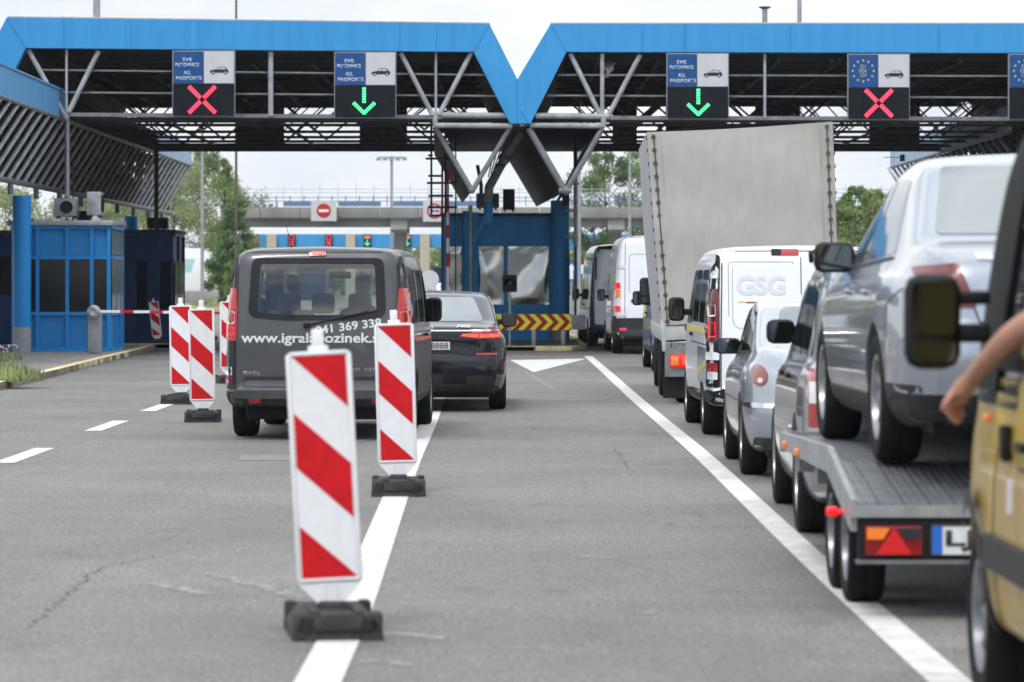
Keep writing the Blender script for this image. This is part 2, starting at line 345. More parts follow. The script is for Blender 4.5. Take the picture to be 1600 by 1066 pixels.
def roundpoly(pts, r, n=4):
    out = []; m = len(pts)
    for i in range(m):
        a, b, c = Vector(pts[i-1]), Vector(pts[i]), Vector(pts[(i+1) % m])
        ra = r[i] if isinstance(r, (list, tuple)) else r
        d1 = (a-b); d2 = (c-b); rr = min(ra, d1.length*.45, d2.length*.45); p = b+d1.normalized()*rr; q = b+d2.normalized()*rr
        for k in range(n+1):
            t = k/n; out.append(tuple(p*(1-t)**2+b*2*t*(1-t)+q*t*t))
    return out
def rect(x0, x1, z0, z1, r=0): 
    p = [(x0, z0), (x1, z0), (x1, z1), (x0, z1)]; return roundpoly(p, r) if r else p
def circle(cx, cz, r, n=20, rz=None): return [(cx+r*math.cos(2*math.pi*k/n), cz+(rz or r)*math.sin(2*math.pi*k/n)) for k in range(n)]

_tc = {}
def text_mesh(s, w=None, h=None, bold=0.0, ext=.002, align='LEFT', shear=0):
    c = bpy.data.curves.new('t', 'FONT'); c.body = s; c.size = 1; c.offset = bold; c.shear = shear; c.resolution_u = 3
    o = bpy.data.objects.new('t', c); me = bpy.data.meshes.new_from_object(o, depsgraph=None) if False else None
    COL.objects.link(o); dg = bpy.context.evaluated_depsgraph_get(); me = bpy.data.meshes.new_from_object(o.evaluated_get(dg)); bpy.data.objects.remove(o); bpy.data.curves.remove(c)
    xs = [v.co.x for v in me.vertices]; ys = [v.co.y for v in me.vertices]; x0, x1, y0, y1 = min(xs), max(xs), min(ys), max(ys)
    sx = w/(x1-x0) if w else h/(y1-y0); sy = h/(y1-y0) if h else sx
    bm = bmesh.new(); bm.from_mesh(me); bpy.data.meshes.remove(me)
    for v in bm.verts: v.co = Vector(((v.co.x-x0)*sx, (v.co.y-y0)*sy, 0))
    return bm                       # in XY plane, lower-left corner at the origin
def sign_text(name, s, x, z, w, h, y, m, parent, bold=.012, ext=.004, shear=0):
    """lettering standing in the XZ plane facing -Y at local (x, y, z)"""
    bm = text_mesh(s, w, h, bold, shear=shear)
    for v in bm.verts: v.co = Vector((x+v.co.x, y, z+v.co.y))
    bmesh.ops.recalc_face_normals(bm, faces=bm.faces[:])
    r = bmesh.ops.extrude_face_region(bm, geom=bm.faces[:]); vs = [g for g in r['geom'] if isinstance(g, bmesh.types.BMVert)]
    bmesh.ops.translate(bm, vec=(0, ext, 0), verts=vs)
    return obj(name, bm, m, parent)
# ---------------------------------------------------------------- vehicle bodies
def chaikin(pts, n=2):
    p = np.array(pts, float)
    for _ in range(n):
        q = [p[0]]
        for a, b in zip(p[:-1], p[1:]): q += [a*.75+b*.25, a*.25+b*.75]
        q.append(p[-1]); p = np.array(q)
    return p
def smooth1(a, k):
    if k < 1: return a
    pad = np.concatenate([np.full(k, a[0])*1.0, a, np.full(k, a[-1])]); ker = np.hanning(2*k+3)[1:-1]; ker /= ker.sum()
    return np.convolve(pad, ker, 'valid')
CAR = [(0,0,0),(.8,.8,0),(.93,.93,.06),(.98,.98,.22),(1,1,.45),(1,1,.70),(.99,.99,.86),(.955,.955,.97),(.915,.925,1.03),(.87,.90,1.35),(.815,.88,1.7),(.765,.85,1.88),(.69,.76,1.965),(.42,.45,2.0),(0,0,2.02)]
CAR_NARROW = [(f1*(1 if a <= 1.03 else 1-.13*min(1, (a-1.03)/.85)), f0, a) for f1, f0, a in CAR]
VAN = [(0,0,0),(.84,.84,0),(.94,.94,.04),(.98,.98,.12),(1,1,.35),(1,1,.75),(.99,.99,1.0),(.97,.97,1.3),(.94,.95,1.62),(.905,.94,1.84),(.86,.92,1.94),(.75,.8,1.985),(.45,.5,2.0),(0,0,2.01)]
class Body:
    """lofted car body, local frame: rear at y=0, front at y=L, right is +x"""
    def __init__(s, L, W, top, belt, low, table, plan, rear=None, front=None, H0=None, n=90, sm=2, capd=.07, inset=0.):
        ys = np.linspace(0, L, n); itp = lambda t: smooth1(np.interp(ys, [a for a, _ in t], [b for _, b in t]), sm)
        zt, zb, zl = itp(top), itp(belt), itp(low); w = itp(plan)*W/2 - inset
        zt = zt-inset; zl = zl+inset; zb = np.minimum(zb, zt-.015)
        H0 = H0 or (zt-zb).max(); rings = []
        for i, y in enumerate(ys):
            g = min(1, max(0, (zt[i]-zb[i])/H0)); half = []
            for f1, f0, a in table:
                z = zl[i]+a*(zb[i]-zl[i]) if a <= 1 else zb[i]+(a-1)*(zt[i]-zb[i])
                half.append((w[i]*(f1*g+f0*(1-g)) if a > 1 else w[i]*f1, z))
            h = chaikin(half, 2); rings.append([(x, y, z) for x, z in h])
        rings = np.array(rings)
        def cap(ring, sgn):
            zc = (ring[:, 2].min()+ring[:, 2].max())/2; hw = ring[:, 0].max(); hh = (ring[:, 2].max()-ring[:, 2].min())/2; res = []
            for d, dy in ((.014, .30), (.04, .58), (.09, .82), (.17, .96), (.32, 1.0), (.6, 1.0)):
                r = ring.copy(); k = min(d, hw*.9); r[:, 0] *= (1-k/hw); r[:, 2] = zc+(r[:, 2]-zc)*(1-min(k, hh*.9)/hh); r[:, 1] += sgn*capd*dy; res.append(r)
            return res
        rc, fc = cap(rings[0], -1), cap(rings[-1], 1)
        rings = np.array(rc[::-1]+list(rings)+fc)
        def shift(prof, y0, sgn, reach):
            if not prof: return
            z = rings[:, :, 2]; wt = np.clip(1-np.abs(rings[:, :, 1]-y0)/reach, 0, 1); wt = np.where((rings[:, :, 1]-y0)*sgn > 0, 1, wt)
            rings[:, :, 1] += wt*np.interp(z, [a for a, _ in prof], [b for _, b in prof])
        shift(rear, 0, -1, .5); shift(front, L, 1, .5)
        s.rings = rings; s.L, s.W = L, W; nr, m = rings.shape[:2]
        bm = bmesh.new(); V = []
        for r in rings:
            row = [bm.verts.new(p) for p in r]+[bm.verts.new((-p[0], p[1], p[2])) for p in r[-2:0:-1]]; V.append(row)
        k = len(V[0])
        for a, b in zip(V[:-1], V[1:]):
            for j in range(k): bm.faces.new((a[j], a[(j+1) % k], b[(j+1) % k], b[j]))
        for row, rev in ((V[0], 1), (V[-1], 0)):
            c = bm.verts.new((0, row[0].co.y, sum(v.co.z for v in row)/k))
            for j in range(k): bm.faces.new((row[j], row[(j+1) % k], c) if not rev else (row[(j+1) % k], row[j], c))
        bmesh.ops.recalc_face_normals(bm, faces=bm.faces[:]); s.bm = bm
        s.bvh = BVHTree.FromBMesh(bm)
    def mesh(s, cutters):
        me = bpy.data.meshes.new('body'); s.bm.to_mesh(me)
        if not cutters: return me
        o = bpy.data.objects.new('t', me); COL.objects.link(o); tmp = []
        for c in cutters:
            cm = bpy.data.meshes.new('c'); (c.b if isinstance(c, MB) else c).to_mesh(cm); co = bpy.data.objects.new('c', cm); COL.objects.link(co); tmp.append(co)
            md = o.modifiers.new('b', 'BOOLEAN'); md.operation = 'DIFFERENCE'; md.solver = 'EXACT'; md.object = co
        dg = bpy.context.evaluated_depsgraph_get(); dg.update(); res = bpy.data.meshes.new_from_object(o.evaluated_get(dg))
        for x in tmp+[o]: bpy.data.objects.remove(x)
        return res
    def cast(s, a, b, side):
        o, d = {'rear': (Vector((a, -4, b)), Vector((0, 1, 0))), 'front': (Vector((a, s.L+4, b)), Vector((0, -1, 0))), 'left': (Vector((-4, a, b)), Vector((1, 0, 0))),
                'right': (Vector((4, a, b)), Vector((-1, 0, 0))), 'top': (Vector((a, b, 6)), Vector((0, 0, -1)))}[side]
        h, n, _, _ = s.bvh.ray_cast(o, d)
        if h is None:
            h, n, _, _ = s.bvh.find_nearest(o+d*(4.2 if side != 'top' else 4))
        return h, n
    def project(s, bm, side, off=.004, lipped=True):
        """bm flat in XY (a,b) coordinates -> laid on the body"""
        data = [(v, *s.cast(v.co.x, v.co.y, side)) for v in bm.verts]
        for v, h, n in data: v.co = h+n*off
        if lipped:
            be = [e for e in bm.edges if e.is_boundary]; nm = {v: n for v, _, n in data}
            r = bmesh.ops.extrude_edge_only(bm, edges=be); nv = [g for g in r['geom'] if isinstance(g, bmesh.types.BMVert)]
            for v in nv:
                hh, nn, _, _ = s.bvh.find_nearest(v.co); v.co = v.co-nn*(off+.006)
        bmesh.ops.recalc_face_normals(bm, faces=bm.faces[:]); return bm
    def patch(s, pts, side, off=.004, step=.07, mirror=False):
        bm = bmesh.new(); bm.faces.new([bm.verts.new((x, z, 0)) for x, z in pts])
        for ax in (0, 1):
            lo, hi = min(p[ax] for p in pts), max(p[ax] for p in pts); k = int((hi-lo)/step)
            for i in range(1, k+1):
                c = [0, 0, 0]; c[ax] = lo+i*(hi-lo)/(k+1); n = [0, 0, 0]; n[ax] = 1
                bmesh.ops.bisect_plane(bm, geom=bm.verts[:]+bm.edges[:]+bm.faces[:], plane_co=c, plane_no=n)
        bmesh.ops.triangulate(bm, faces=bm.faces[:]); return s.project(bm, side, off)
    def line(s, pts, side, w=.008, off=.0025, step=.08):
        """thin seam following pts"""
        bm = bmesh.new()
        for a, b in zip(pts[:-1], pts[1:]):
            a, b = Vector(a), Vector(b); d = b-a; L = d.length; n = Vector((-d.y, d.x)).normalized()*w/2; k = max(1, int(L/step)); prev = None
            for i in range(k+1):
                p = a+d*i/k; cur = [bm.verts.new((*(p-n), 0)), bm.verts.new((*(p+n), 0))]
                if prev: bm.faces.new((prev[0], cur[0], cur[1], prev[1]))
                prev = cur
        return s.project(bm, side, off, lipped=False)
    def lettering(s, txt, side, x, z, w, h, bold=.01, ang=0, off=.005, shear=0):
        bm = text_mesh(txt, w, h, bold, shear=shear)
        bmesh.ops.rotate(bm, cent=(0, 0, 0), matrix=Matrix.Rotation(R(ang), 3, 'Z'), verts=bm.verts)
        bmesh.ops.translate(bm, vec=(x, z, 0), verts=bm.verts); bmesh.ops.triangulate(bm, faces=bm.faces[:])
        return s.project(bm, side, off, lipped=False)

def merge(*bms):
    o = bmesh.new()
    for b in bms:
        b = b.b if isinstance(b, MB) else b
        me = bpy.data.meshes.new('t'); b.to_mesh(me); b.free(); o.from_mesh(me); bpy.data.meshes.remove(me)
    return o

_wheels = {}
def wheel_meshes(rad, wid, spokes):
    k = (rad, wid, spokes)
    if k in _wheels: return _wheels[k]
    t = MB(); h = wid/2; rr = rad*.66
    t.lathe([(rr, -h*.85), (rad*.80, -h), (rad*.93, -h*.96), (rad*.985, -h*.78), (rad, -h*.5), (rad, -h*.1), (rad*.985, -h*.06), (rad*.985, h*.06), (rad, h*.1), (rad, h*.5), (rad*.985, h*.78), (rad*.93, h*.96), (rad*.80, h), (rr, h*.85), (rr*.97, 0), (rr, -h*.85)], 'X', 36)
    tm = bpy.data.meshes.new('tyre'); t.b.to_mesh(tm); t.b.free(); tm.materials.append(M['rubber']); tm.polygons.foreach_set('use_smooth', [True]*len(tm.polygons)); tm.set_sharp_from_angle(angle=R(40))
    r = MB()
    for sg in (-1, 1):
        r.lathe([(rr*1.0, sg*h*.82), (rr*.95, sg*h*.86), (rr*.9, sg*h*.6), (rr*.88, sg*h*.2), (0.001, sg*h*.2)], 'X', 28, mi=1)
        for i in range(spokes):
            a = 2*math.pi*i/spokes; rot = Matrix.Rotation(a, 4, 'X')
            r.box(rot @ Vector((sg*h*.55, rr*.5, 0)), (h*.25, rr*.95, rr*(.22 if spokes < 9 else .12)), rot=rot, r=.006)
        r.lathe([(rr*.24, sg*h*.45), (rr*.22, sg*h*.75), (.001, sg*h*.78)], 'X', 14)
        r.lathe([(rr*1.0, sg*h*.8), (rr*.99, sg*h*.9), (rr*.9, sg*h*.88), (rr*.88, sg*h*.6)], 'X', 28)
    rm = bpy.data.meshes.new('rim'); r.b.to_mesh(rm); r.b.free(); rm.materials.append(M['rim']); rm.materials.append(M['rim_dark'])
    rm.polygons.foreach_set('use_smooth', [True]*len(rm.polygons)); rm.set_sharp_from_angle(angle=R(40))
    _wheels[k] = (tm, rm); return _wheels[k]
def wheel(parent, x, y, rad, wid=.22, spokes=10):
    tm, rm = wheel_meshes(rad, wid, spokes)
    w = bpy.data.objects.new('wheel', tm); COL.objects.link(w); w.parent = parent; w.location = (x, y, rad)
    r = bpy.data.objects.new('rim', rm); COL.objects.link(r); r.parent = w; return w
def arch_cutters(W, ys, r, z=.32, depth=.34):
    res = []
    for y in ys:
        for sg in (-1, 1):
            b = MB(); b.tube((sg*(W/2-depth), y, z), (sg*(W/2+.3), y, z), r, 36); res.append(b)
    return res
def under(parent, L, W, z0=.2, z1=.42):
    b = MB(); b.box((0, L/2, (z0+z1)/2), (W*.78, L-.5, z1-z0), r=.02)
    b.tube((-W*.28, .35, z0+.02), (-W*.28, 1.2, z0+.02), .045); b.tube((-W*.42, .95, z0+.08), (W*.42, .95, z0+.08), .05)
    return obj('underbody', b, M['black'], parent, 40)
def mirror(parent, x, y, z, sx, sz, sg, arm=.10, two=False, name='door_mirror', gm='mirror'):
    """door mirror with glass facing the rear; x is the housing centre"""
    b = MB(); b.box((x, y, z), (sx, .12, sz), r=min(sx, sz)*.28); b.box((x-sg*(sx/2+arm/2-.02), y+.02, z-sz*.12), (arm+.06, .05, .07), r=.015)
    if two: b.box((x-sg*(sx/2+arm/2-.02), y+.02, z+sz*.25), (arm+.06, .04, .05), r=.012)
    m_ = obj(name, b, M['black'], parent, 50)
    g = MB()
    if two:
        g.prism([(p[0]+x, y-.062, p[1]+z) for p in roundpoly(rect(-sx*.38, sx*.38, -sz*.14, sz*.42), .03)], (0, -.004, 0))
        g.prism([(p[0]+x, y-.062, p[1]+z) for p in roundpoly(rect(-sx*.38, sx*.38, -sz*.42, -sz*.20), .02)], (0, -.004, 0))
    else: g.prism([(p[0]+x, y-.062, p[1]+z) for p in roundpoly(rect(-sx*.40, sx*.40, -sz*.40, sz*.40), min(sx, sz)*.22)], (0, -.004, 0))
    obj('mirror_glass', g, M[gm], m_); return m_
def plate(parent, x, z, y, txt, w=.52, h=.11, eu=False, tw=None):
    b = MB(); b.prism([(x+p[0], y, z+p[1]) for p in rect(-w/2, w/2, -h/2, h/2, .01)], (0, -.008, 0))
    p_ = obj('number_plate', b, M['plate'], parent)
    f = MB(); t = .005
    for (a, c, d, e) in ((-w/2, w/2, h/2-t, h/2), (-w/2, w/2, -h/2, -h/2+t), (-w/2, -w/2+t, -h/2+t, h/2-t), (w/2-t, w/2, -h/2+t, h/2-t)): f.box((x+(a+c)/2, y-.010, z+(d+e)/2), (c-a, .004, e-d))
    obj('plate_border', f, M['ink'], p_)
    x0 = x-w/2+.02
    if eu:
        e_ = MB(); e_.box((x-w/2+.03, y-.0095, z), (.048, .004, h-.014)); obj('plate_band', e_, M['plate_blue'], p_); x0 = x-w/2+.07
    if txt: sign_text('plate_lettering', txt, x0, z-h*.33, tw or x+w/2-.02-x0, h*.66, y-.0145, M['ink'], p_, bold=.02)
    return p_

def van(name, label, X, D, yaw, paint, W=1.9, L=4.8, H=1.96, z_low=.34, glass_rear=False, hollow=False, side_win=True, rearcut=None, plastic=True, seam=0., wy=(1.0, 4.05), wr=.335, lip=.30, group=None, spokes=8, mo=.11, tm='trim'):
    root = thing(name, label, 'van', (X, D, 0), R(yaw), group)
    k = H/1.96
    top = [(0, H-.03), (.4, H-.005), (1.6, H), (2.6, H-.005), (3.15, H-.05), (3.55, H-.17), (4.0, 1.45*min(k, 1.15)), (4.22, 1.20), (4.5, 1.07), (4.72, .92), (L, .72)]
    belt = [(0, 1.08), (3.4, 1.08), (4.1, 1.04), (4.35, .98), (L, .62)]
    low = [(0, z_low+.02), (.5, z_low-.04), (4.3, z_low-.06), (L, z_low-.02)]
    plan = [(0, .935), (.08, .975), (.25, .995), (.6, 1), (3.9, 1), (4.3, .97), (4.6, .90), (L, .78)]
    rear = [(.3, -.06), (.46, -.06), (.52, .0), (1.0, .0), (1.25, .03), (H, .13)]
    B = Body(L, W, top, belt, low, VAN, plan, rear=rear, H0=H-1.08, n=110, sm=3)
    cut = arch_cutters(W, wy, lip+.075, z=wr)
    if hollow:
        I = Body(L, W, top, belt, [(0, .44), (L, .40)], VAN, plan, rear=rear, H0=H-1.08, n=70, sm=3, inset=.055)
        for v in I.bm.verts: v.co.y = .09+v.co.y*(L-.20)/L
        cut.append(I.bm)
        def pr(pts, side):
            b = MB()
            if side == 'rear': b.prism([(x, -.5, z) for x, z in pts], (0, 1.0, 0))
            elif side == 'front': b.prism([(x, 3.1, z) for x, z in pts], (0, 2.2, 0))
            elif side == 'right': b.prism([(W/2-.35, y, z) for y, z in pts], (.6, 0, 0))
            elif side == 'left': b.prism([(-W/2-.25, y, z) for y, z in pts], (.6, 0, 0))
            return b
    rw = roundpoly([(-.70, 1.24), (-.35, 1.205), (.35, 1.205), (.70, 1.24), (.665, 1.835), (-.665, 1.835)], [.10, .3, .3, .10, .08, .08])
    rwi = roundpoly([(-.60, 1.285), (-.3, 1.262), (.3, 1.262), (.60, 1.285), (.575, 1.78), (-.575, 1.78)], [.05, .2, .2, .05, .04, .04])
    ws = roundpoly([(-.74, 1.22), (.74, 1.22), (.66, 1.74), (-.66, 1.74)], .06)
    sw = [roundpoly([(.35, 1.17), (1.62, 1.17), (1.62, 1.72), (.42, 1.72)], .07), roundpoly([(1.74, 1.17), (2.72, 1.17), (2.72, 1.72), (1.74, 1.72)], .06),
          roundpoly([(2.84, 1.15), (3.98, 1.15), (3.78, 1.36), (3.48, 1.68), (3.25, 1.72), (2.84, 1.72)], .05)]
    sw = [[(y, 1.17+(z-1.17)*min(k, 1.12)) for y, z in w_] for w_ in sw]
    if hollow:
        cut += [pr(rwi, 'rear'), pr(ws, 'front')]
        for w_ in sw: cut += [pr(w_, 'right'), pr(w_, 'left')]
    body = obj('body', B.mesh(cut), paint, root, 42)
    if glass_rear:
        if hollow:
            fr = merge(B.patch(rw, 'rear', .007)); # frit band: ring between the outlines
            bmr = bmesh.new(); n = len(rw)
            from_ = rw; to_ = [min(rwi, key=lambda q, p=p: (q[0]-p[0])**2+(q[1]-p[1])**2) for p in rw]
            fr.free()
            a = [bmr.verts.new((*p, 0)) for p in from_]; b = [bmr.verts.new((*p, 0)) for p in to_]
            for i in range(n):
                j = (i+1) % n
                try: bmr.faces.new((a[i], a[j], b[j], b[i]) if to_[i] != to_[j] else (a[i], a[j], b[i]))
                except ValueError: pass
            bmesh.ops.remove_doubles(bmr, verts=bmr.verts, dist=1e-4)
            g = obj('rear_window', B.patch(rwi, 'rear', -.004), M['glass_clear'], root, 40)
            obj('window_frame', B.project(bmr, 'rear', .007, lipped=False), M['blackgloss'], g)
            obj('windscreen', B.patch(ws, 'front', -.004), M['glass_light'], root, 40)
        else: obj('rear_window', B.patch(rw, 'rear', .005), M['glass_dark'], root, 40)
    for side in ('left', 'right'):
        for i, w_ in enumerate(sw):
            if side_win or i == 2: obj('side_window', B.patch(w_, side, -.003 if hollow else .004), M['glass_clear'] if hollow else M['glass_dark'], root, 40)
    if not hollow: obj('windscreen', B.patch(ws, 'front', .004), M['glass_dark'], root, 40)
    # seams
    sm_ = []
    for side in ('left', 'right'):
        sm_ += [B.line([(1.69, .5), (1.69, H-.16)], side), B.line([(2.78, .5), (2.78, H-.16)], side), B.line([(.30, .95), (1.69, .95), (2.78, .95)], side, .012), B.line([(3.95, .45), (3.98, 1.12)], side)]
    sm_ += [B.line([(-.82, .50), (-.82, 1.0), (-.80, H-.10)], 'rear', .012), B.line([(.82, .50), (.82, 1.0), (.80, H-.10)], 'rear', .012), B.line([(-.82, .50), (.82, .50)], 'rear', .014), B.line([(-.8, H-.06), (.8, H-.06)], 'rear', .010)]
    if not glass_rear: sm_ += [B.line([(0, .50), (0, H-.05)], 'rear', .010)]
    obj('panel_gap', merge(*sm_), M['ink'], root)
    # bumper, skirts
    bp = B.patch(roundpoly([(-.93, .30), (.93, .30), (.95, .47), (.80, .49), (-.80, .49), (-.95, .47)], .02), 'rear', .018)
    sk = merge(B.patch([(.02, .30), (.60, .30), (.64, .44), (.3, .49), (.02, .49)], 'left', .012), B.patch([(.02, .30), (.60, .30), (.64, .44), (.3, .49), (.02, .49)], 'right', .012), B.patch([(1.45, .30), (3.6, .30), (3.6, .42), (1.45, .42)], 'left', .010), B.patch([(1.45, .30), (3.6, .30), (3.6, .42), (1.45, .42)], 'right', .010))
    obj('bumper', bp, M[tm], root, 40); obj('side_skirt', sk, M['trim'], root, 40)
    if plastic:
        for sg in (-1, 1):
            x0, x1 = (-.945, -.83) if sg < 0 else (.83, .945)
            obj('pillar_trim', B.patch(roundpoly([(x0, .52), (x1, .52), (x1, 1.5), (x1*.985, H-.10), (x0*.97, H-.10), (x0, 1.5)], .02), 'rear', .013), M[tm], root, 40)
    under(root, L, W)
    for y in wy:
        for sg in (-1, 1): wheel(root, sg*(W/2-.13), y, wr, .24, spokes)
    for sg in (-1, 1):
        mirror(root, sg*(W/2+mo), 3.72, 1.29, .18, .27, sg, .08)
    obj_split('door_handle', merge(MB().box((W/2+.012, 2.62, 1.03), (.03, .16, .035), r=.008), MB().box((-W/2-.012, 2.62, 1.03), (.03, .16, .035), r=.008)), M['black'], root)
    root_body = (root, B); return root_body

def wiper(root, B, p, q):
    a, _ = B.cast(*p, 'rear'); b, _ = B.cast(*q, 'rear'); w = MB(); w.path([a+Vector((0, -.03, 0)), b+Vector((0, -.02, 0))], .009); w.box(a+Vector((0, -.02, 0)), (.07, .05, .05), r=.012); w.tube((a*.45+b*.55)+Vector((0, -.02, -.015)), b+Vector((.1, -.015, .01)), .007)
    obj('wiper', w, M['black'], root)

def car(name, label, X, D, yaw, paint, L, W, H, top, belt, rear, plan=None, low=None, wy=(1.05, 3.9), wr=.33, z=0., table=CAR, wins=None, ws=None, rw=None, spokes=10, tint=None, H0=None, capd=.08, cat='car', mir=(.19, .13), my=None, mz=None, pitch=0, mo=.10):
    root = thing(name, label, cat, (X, D, z), R(yaw)); root.rotation_euler[0] = pitch
    plan = plan or [(0, .86), (.10, .92), (.25, .965), (.6, .99), (1.1, 1), (L-1.1, 1), (L-.5, .95), (L-.2, .87), (L, .75)]
    low = low or [(0, .26), (.5, .19), (L-.5, .19), (L, .24)]
    B = Body(L, W, top, belt, low, table, plan, rear=rear, H0=H0, n=120, sm=3, capd=capd)
    obj('body', B.mesh(arch_cutters(W, wy, wr+.05, z=wr, depth=.30)), paint, root, 42)
    g = tint or M['glass_dark']
    if rw: obj('rear_window', B.patch(rw, 'rear', .004, .05), M['glass_sky'], root, 40)
    if ws: obj('windscreen', B.patch(ws, 'front', .004, .05), g, root, 40)
    for side in ('left', 'right'):
        for w_ in wins or []: obj('side_window', B.patch(w_, side, .004, .06), g, root, 40)
    under(root, L, W, .17, .36)
    for y in wy:
        for sg in (-1, 1): wheel(root, sg*(W/2-.115), y, wr, .22, spokes)
    my = my or L*.63; mz = mz or belt[len(belt)//2][1]+.08
    for sg in (-1, 1): mirror(root, sg*(W/2+mo), my, mz, mir[0], mir[1], sg, .06)
    return root, B

def tri_top(H, L, boot, a, b, c, d, hood):
    """roofline: boot height to y=a, roof from b to c, windscreen foot at d, hood to the front"""
    return boot+[(a, boot[-1][1]+.005), (b, H-.03), ((b+c)/2, H), (c, H-.045), (d, hood+.03), (L-.6, hood-.09), (L-.15, hood-.22), (L, hood-.36)]
# ---------------------------------------------------------------- ground, road, markings
def sheet(name, pts, z, m, **k):
    b = MB(); b.quad([(x, y, z) for x, y in pts]); o = obj(name, b, m); tag(o, kind='structure', **k); return o
sheet('ground', [(-1950, -290), (3150, -290), (3150, 6050), (-1950, 6050)], -.02, M['grass_ground'])
sheet('road', [(-22, -60), (-60, -280), (90, -280), (40, -60), (40, 420), (-9, 420), (-24, 110)], 0, M['asphalt'])
def strip(b, pts, w, z=.004):
    P3 = [Vector((p[0], p[1], 0)) for p in pts]; prev = None
    for i, p in enumerate(P3):
        d = (P3[min(i+1, len(P3)-1)]-P3[max(i-1, 0)]).normalized(); n = Vector((-d.y, d.x, 0))*w/2
        cur = (b.b.verts.new((p.x-n.x, p.y-n.y, z)), b.b.verts.new((p.x+n.x, p.y+n.y, z)))
        if prev: b.b.faces.new((prev[0], cur[0], cur[1], prev[1]))
        prev = cur
def spline(px, n=6):
    pts = [G(*p) for p in px]; out = []
    for i in range(len(pts)-1):
        p0, p1, p2, p3 = pts[max(i-1, 0)], pts[i], pts[i+1], pts[min(i+2, len(pts)-1)]
        for k in range(n):
            t = k/n; out.append(.5*((2*p1)+(p2-p0)*t+(2*p0-5*p1+4*p2-p3)*t*t+(3*p1-p0-3*p2+p3)*t**3))
    out.append(pts[-1]); return out
b = MB(); strip(b, spline([(1650, 1200), (1484, 1066), (1250, 856), (1103, 717), (1040, 663), (992, 622), (950, 584), (919, 557)]), .175)
tag(obj('right_lane_line', b, M['marking']), kind='structure')
b = MB(); strip(b, spline([(440, 1200), (497, 1066), (554, 945), (618, 777), (642, 718), (670, 660), (685, 622)]), .19)
tag(obj('left_lane_line', b, M['marking']), kind='structure')
b = MB()
for D in (21.0, 27.0, 32.7, 39.4, 45.2, 51.6, 57.8, 64, 70.2): strip(b, [(-4.45, D-1.4), (-4.45, D+1.4)], .19)
tag(obj('dashed_lane_line', b, M['marking']), kind='structure')
b = MB(); b.prism([G(797, 563), G(915, 561), G(834, 582)], (0, 0, .004)); tag(obj('wedge_marking', b, M['marking']), kind='structure')
b = MB()
for a_, c_ in (((822, 583), (866, 609)), ((58, 590), (140, 590)), ((170, 561), (240, 561)), ((320, 896), (470, 935)), ((230, 912), (322, 930)), ((995, 959), (1032, 961)), ((800, 1012), (870, 1018)), ((610, 990), (690, 1000)), ((560, 1035), (640, 1040)), ((900, 870), (960, 874))):
    strip(b, [G(*a_), (G(*a_)+G(*c_))/2+Vector((0, .05, 0)), G(*c_)], .10 if a_[0] not in (58,) else .35)
tag(obj('worn_paint', b, M['marking_worn']), kind='structure')
b = MB(); p_ = [G(378, 712), G(458, 712), G(452, 720), (G(371, 720))]; b.prism(p_, (0, 0, .006)); tag(obj('manhole_cover', b, M['patch']), 'flat rectangular cover set in the asphalt left of the front beacon', 'manhole cover')
b = MB(); rj = random.Random(3)
for (x0_, x1_, D_, w_) in ((-8, 1.2, 29.3, .02), (1.2, 4.4, 29.6, .016)):
    n_ = 40; strip(b, [((x0_+(x1_-x0_)*k/n_), D_+.25*math.sin(k*.35)+rj.uniform(-.06, .06)) for k in range(n_+1)], w_, .0025)
for (p_, q_, w_) in (((960, 700), (985, 735), .014), ((40, 985), (150, 890), .018), ((150, 890), (330, 850), .012),):
    a_, c_ = G(*p_), G(*q_); n_ = 30; strip(b, [((a_.x+(c_.x-a_.x)*k/n_)+rj.uniform(-.03, .03), a_.y+(c_.y-a_.y)*k/n_+rj.uniform(-.05, .05)) for k in range(n_+1)], w_, .0025)
tag(obj('asphalt_crack', b, M['tar']), kind='structure')
# pebbles and litter
rnd = random.Random(11); b = MB()
for _ in range(170):
    D = rnd.uniform(13.5, 60); x = rnd.uniform(-.16, .10)*D; s_ = rnd.uniform(.003, .008); b.box((x, D, s_*.4), (s_*2.2, s_*1.8, s_), rz=rnd.uniform(0, 3))
tag(obj('grit', b, M['concrete_light']), 'small pale grit scattered over the asphalt', 'grit', kind='stuff')

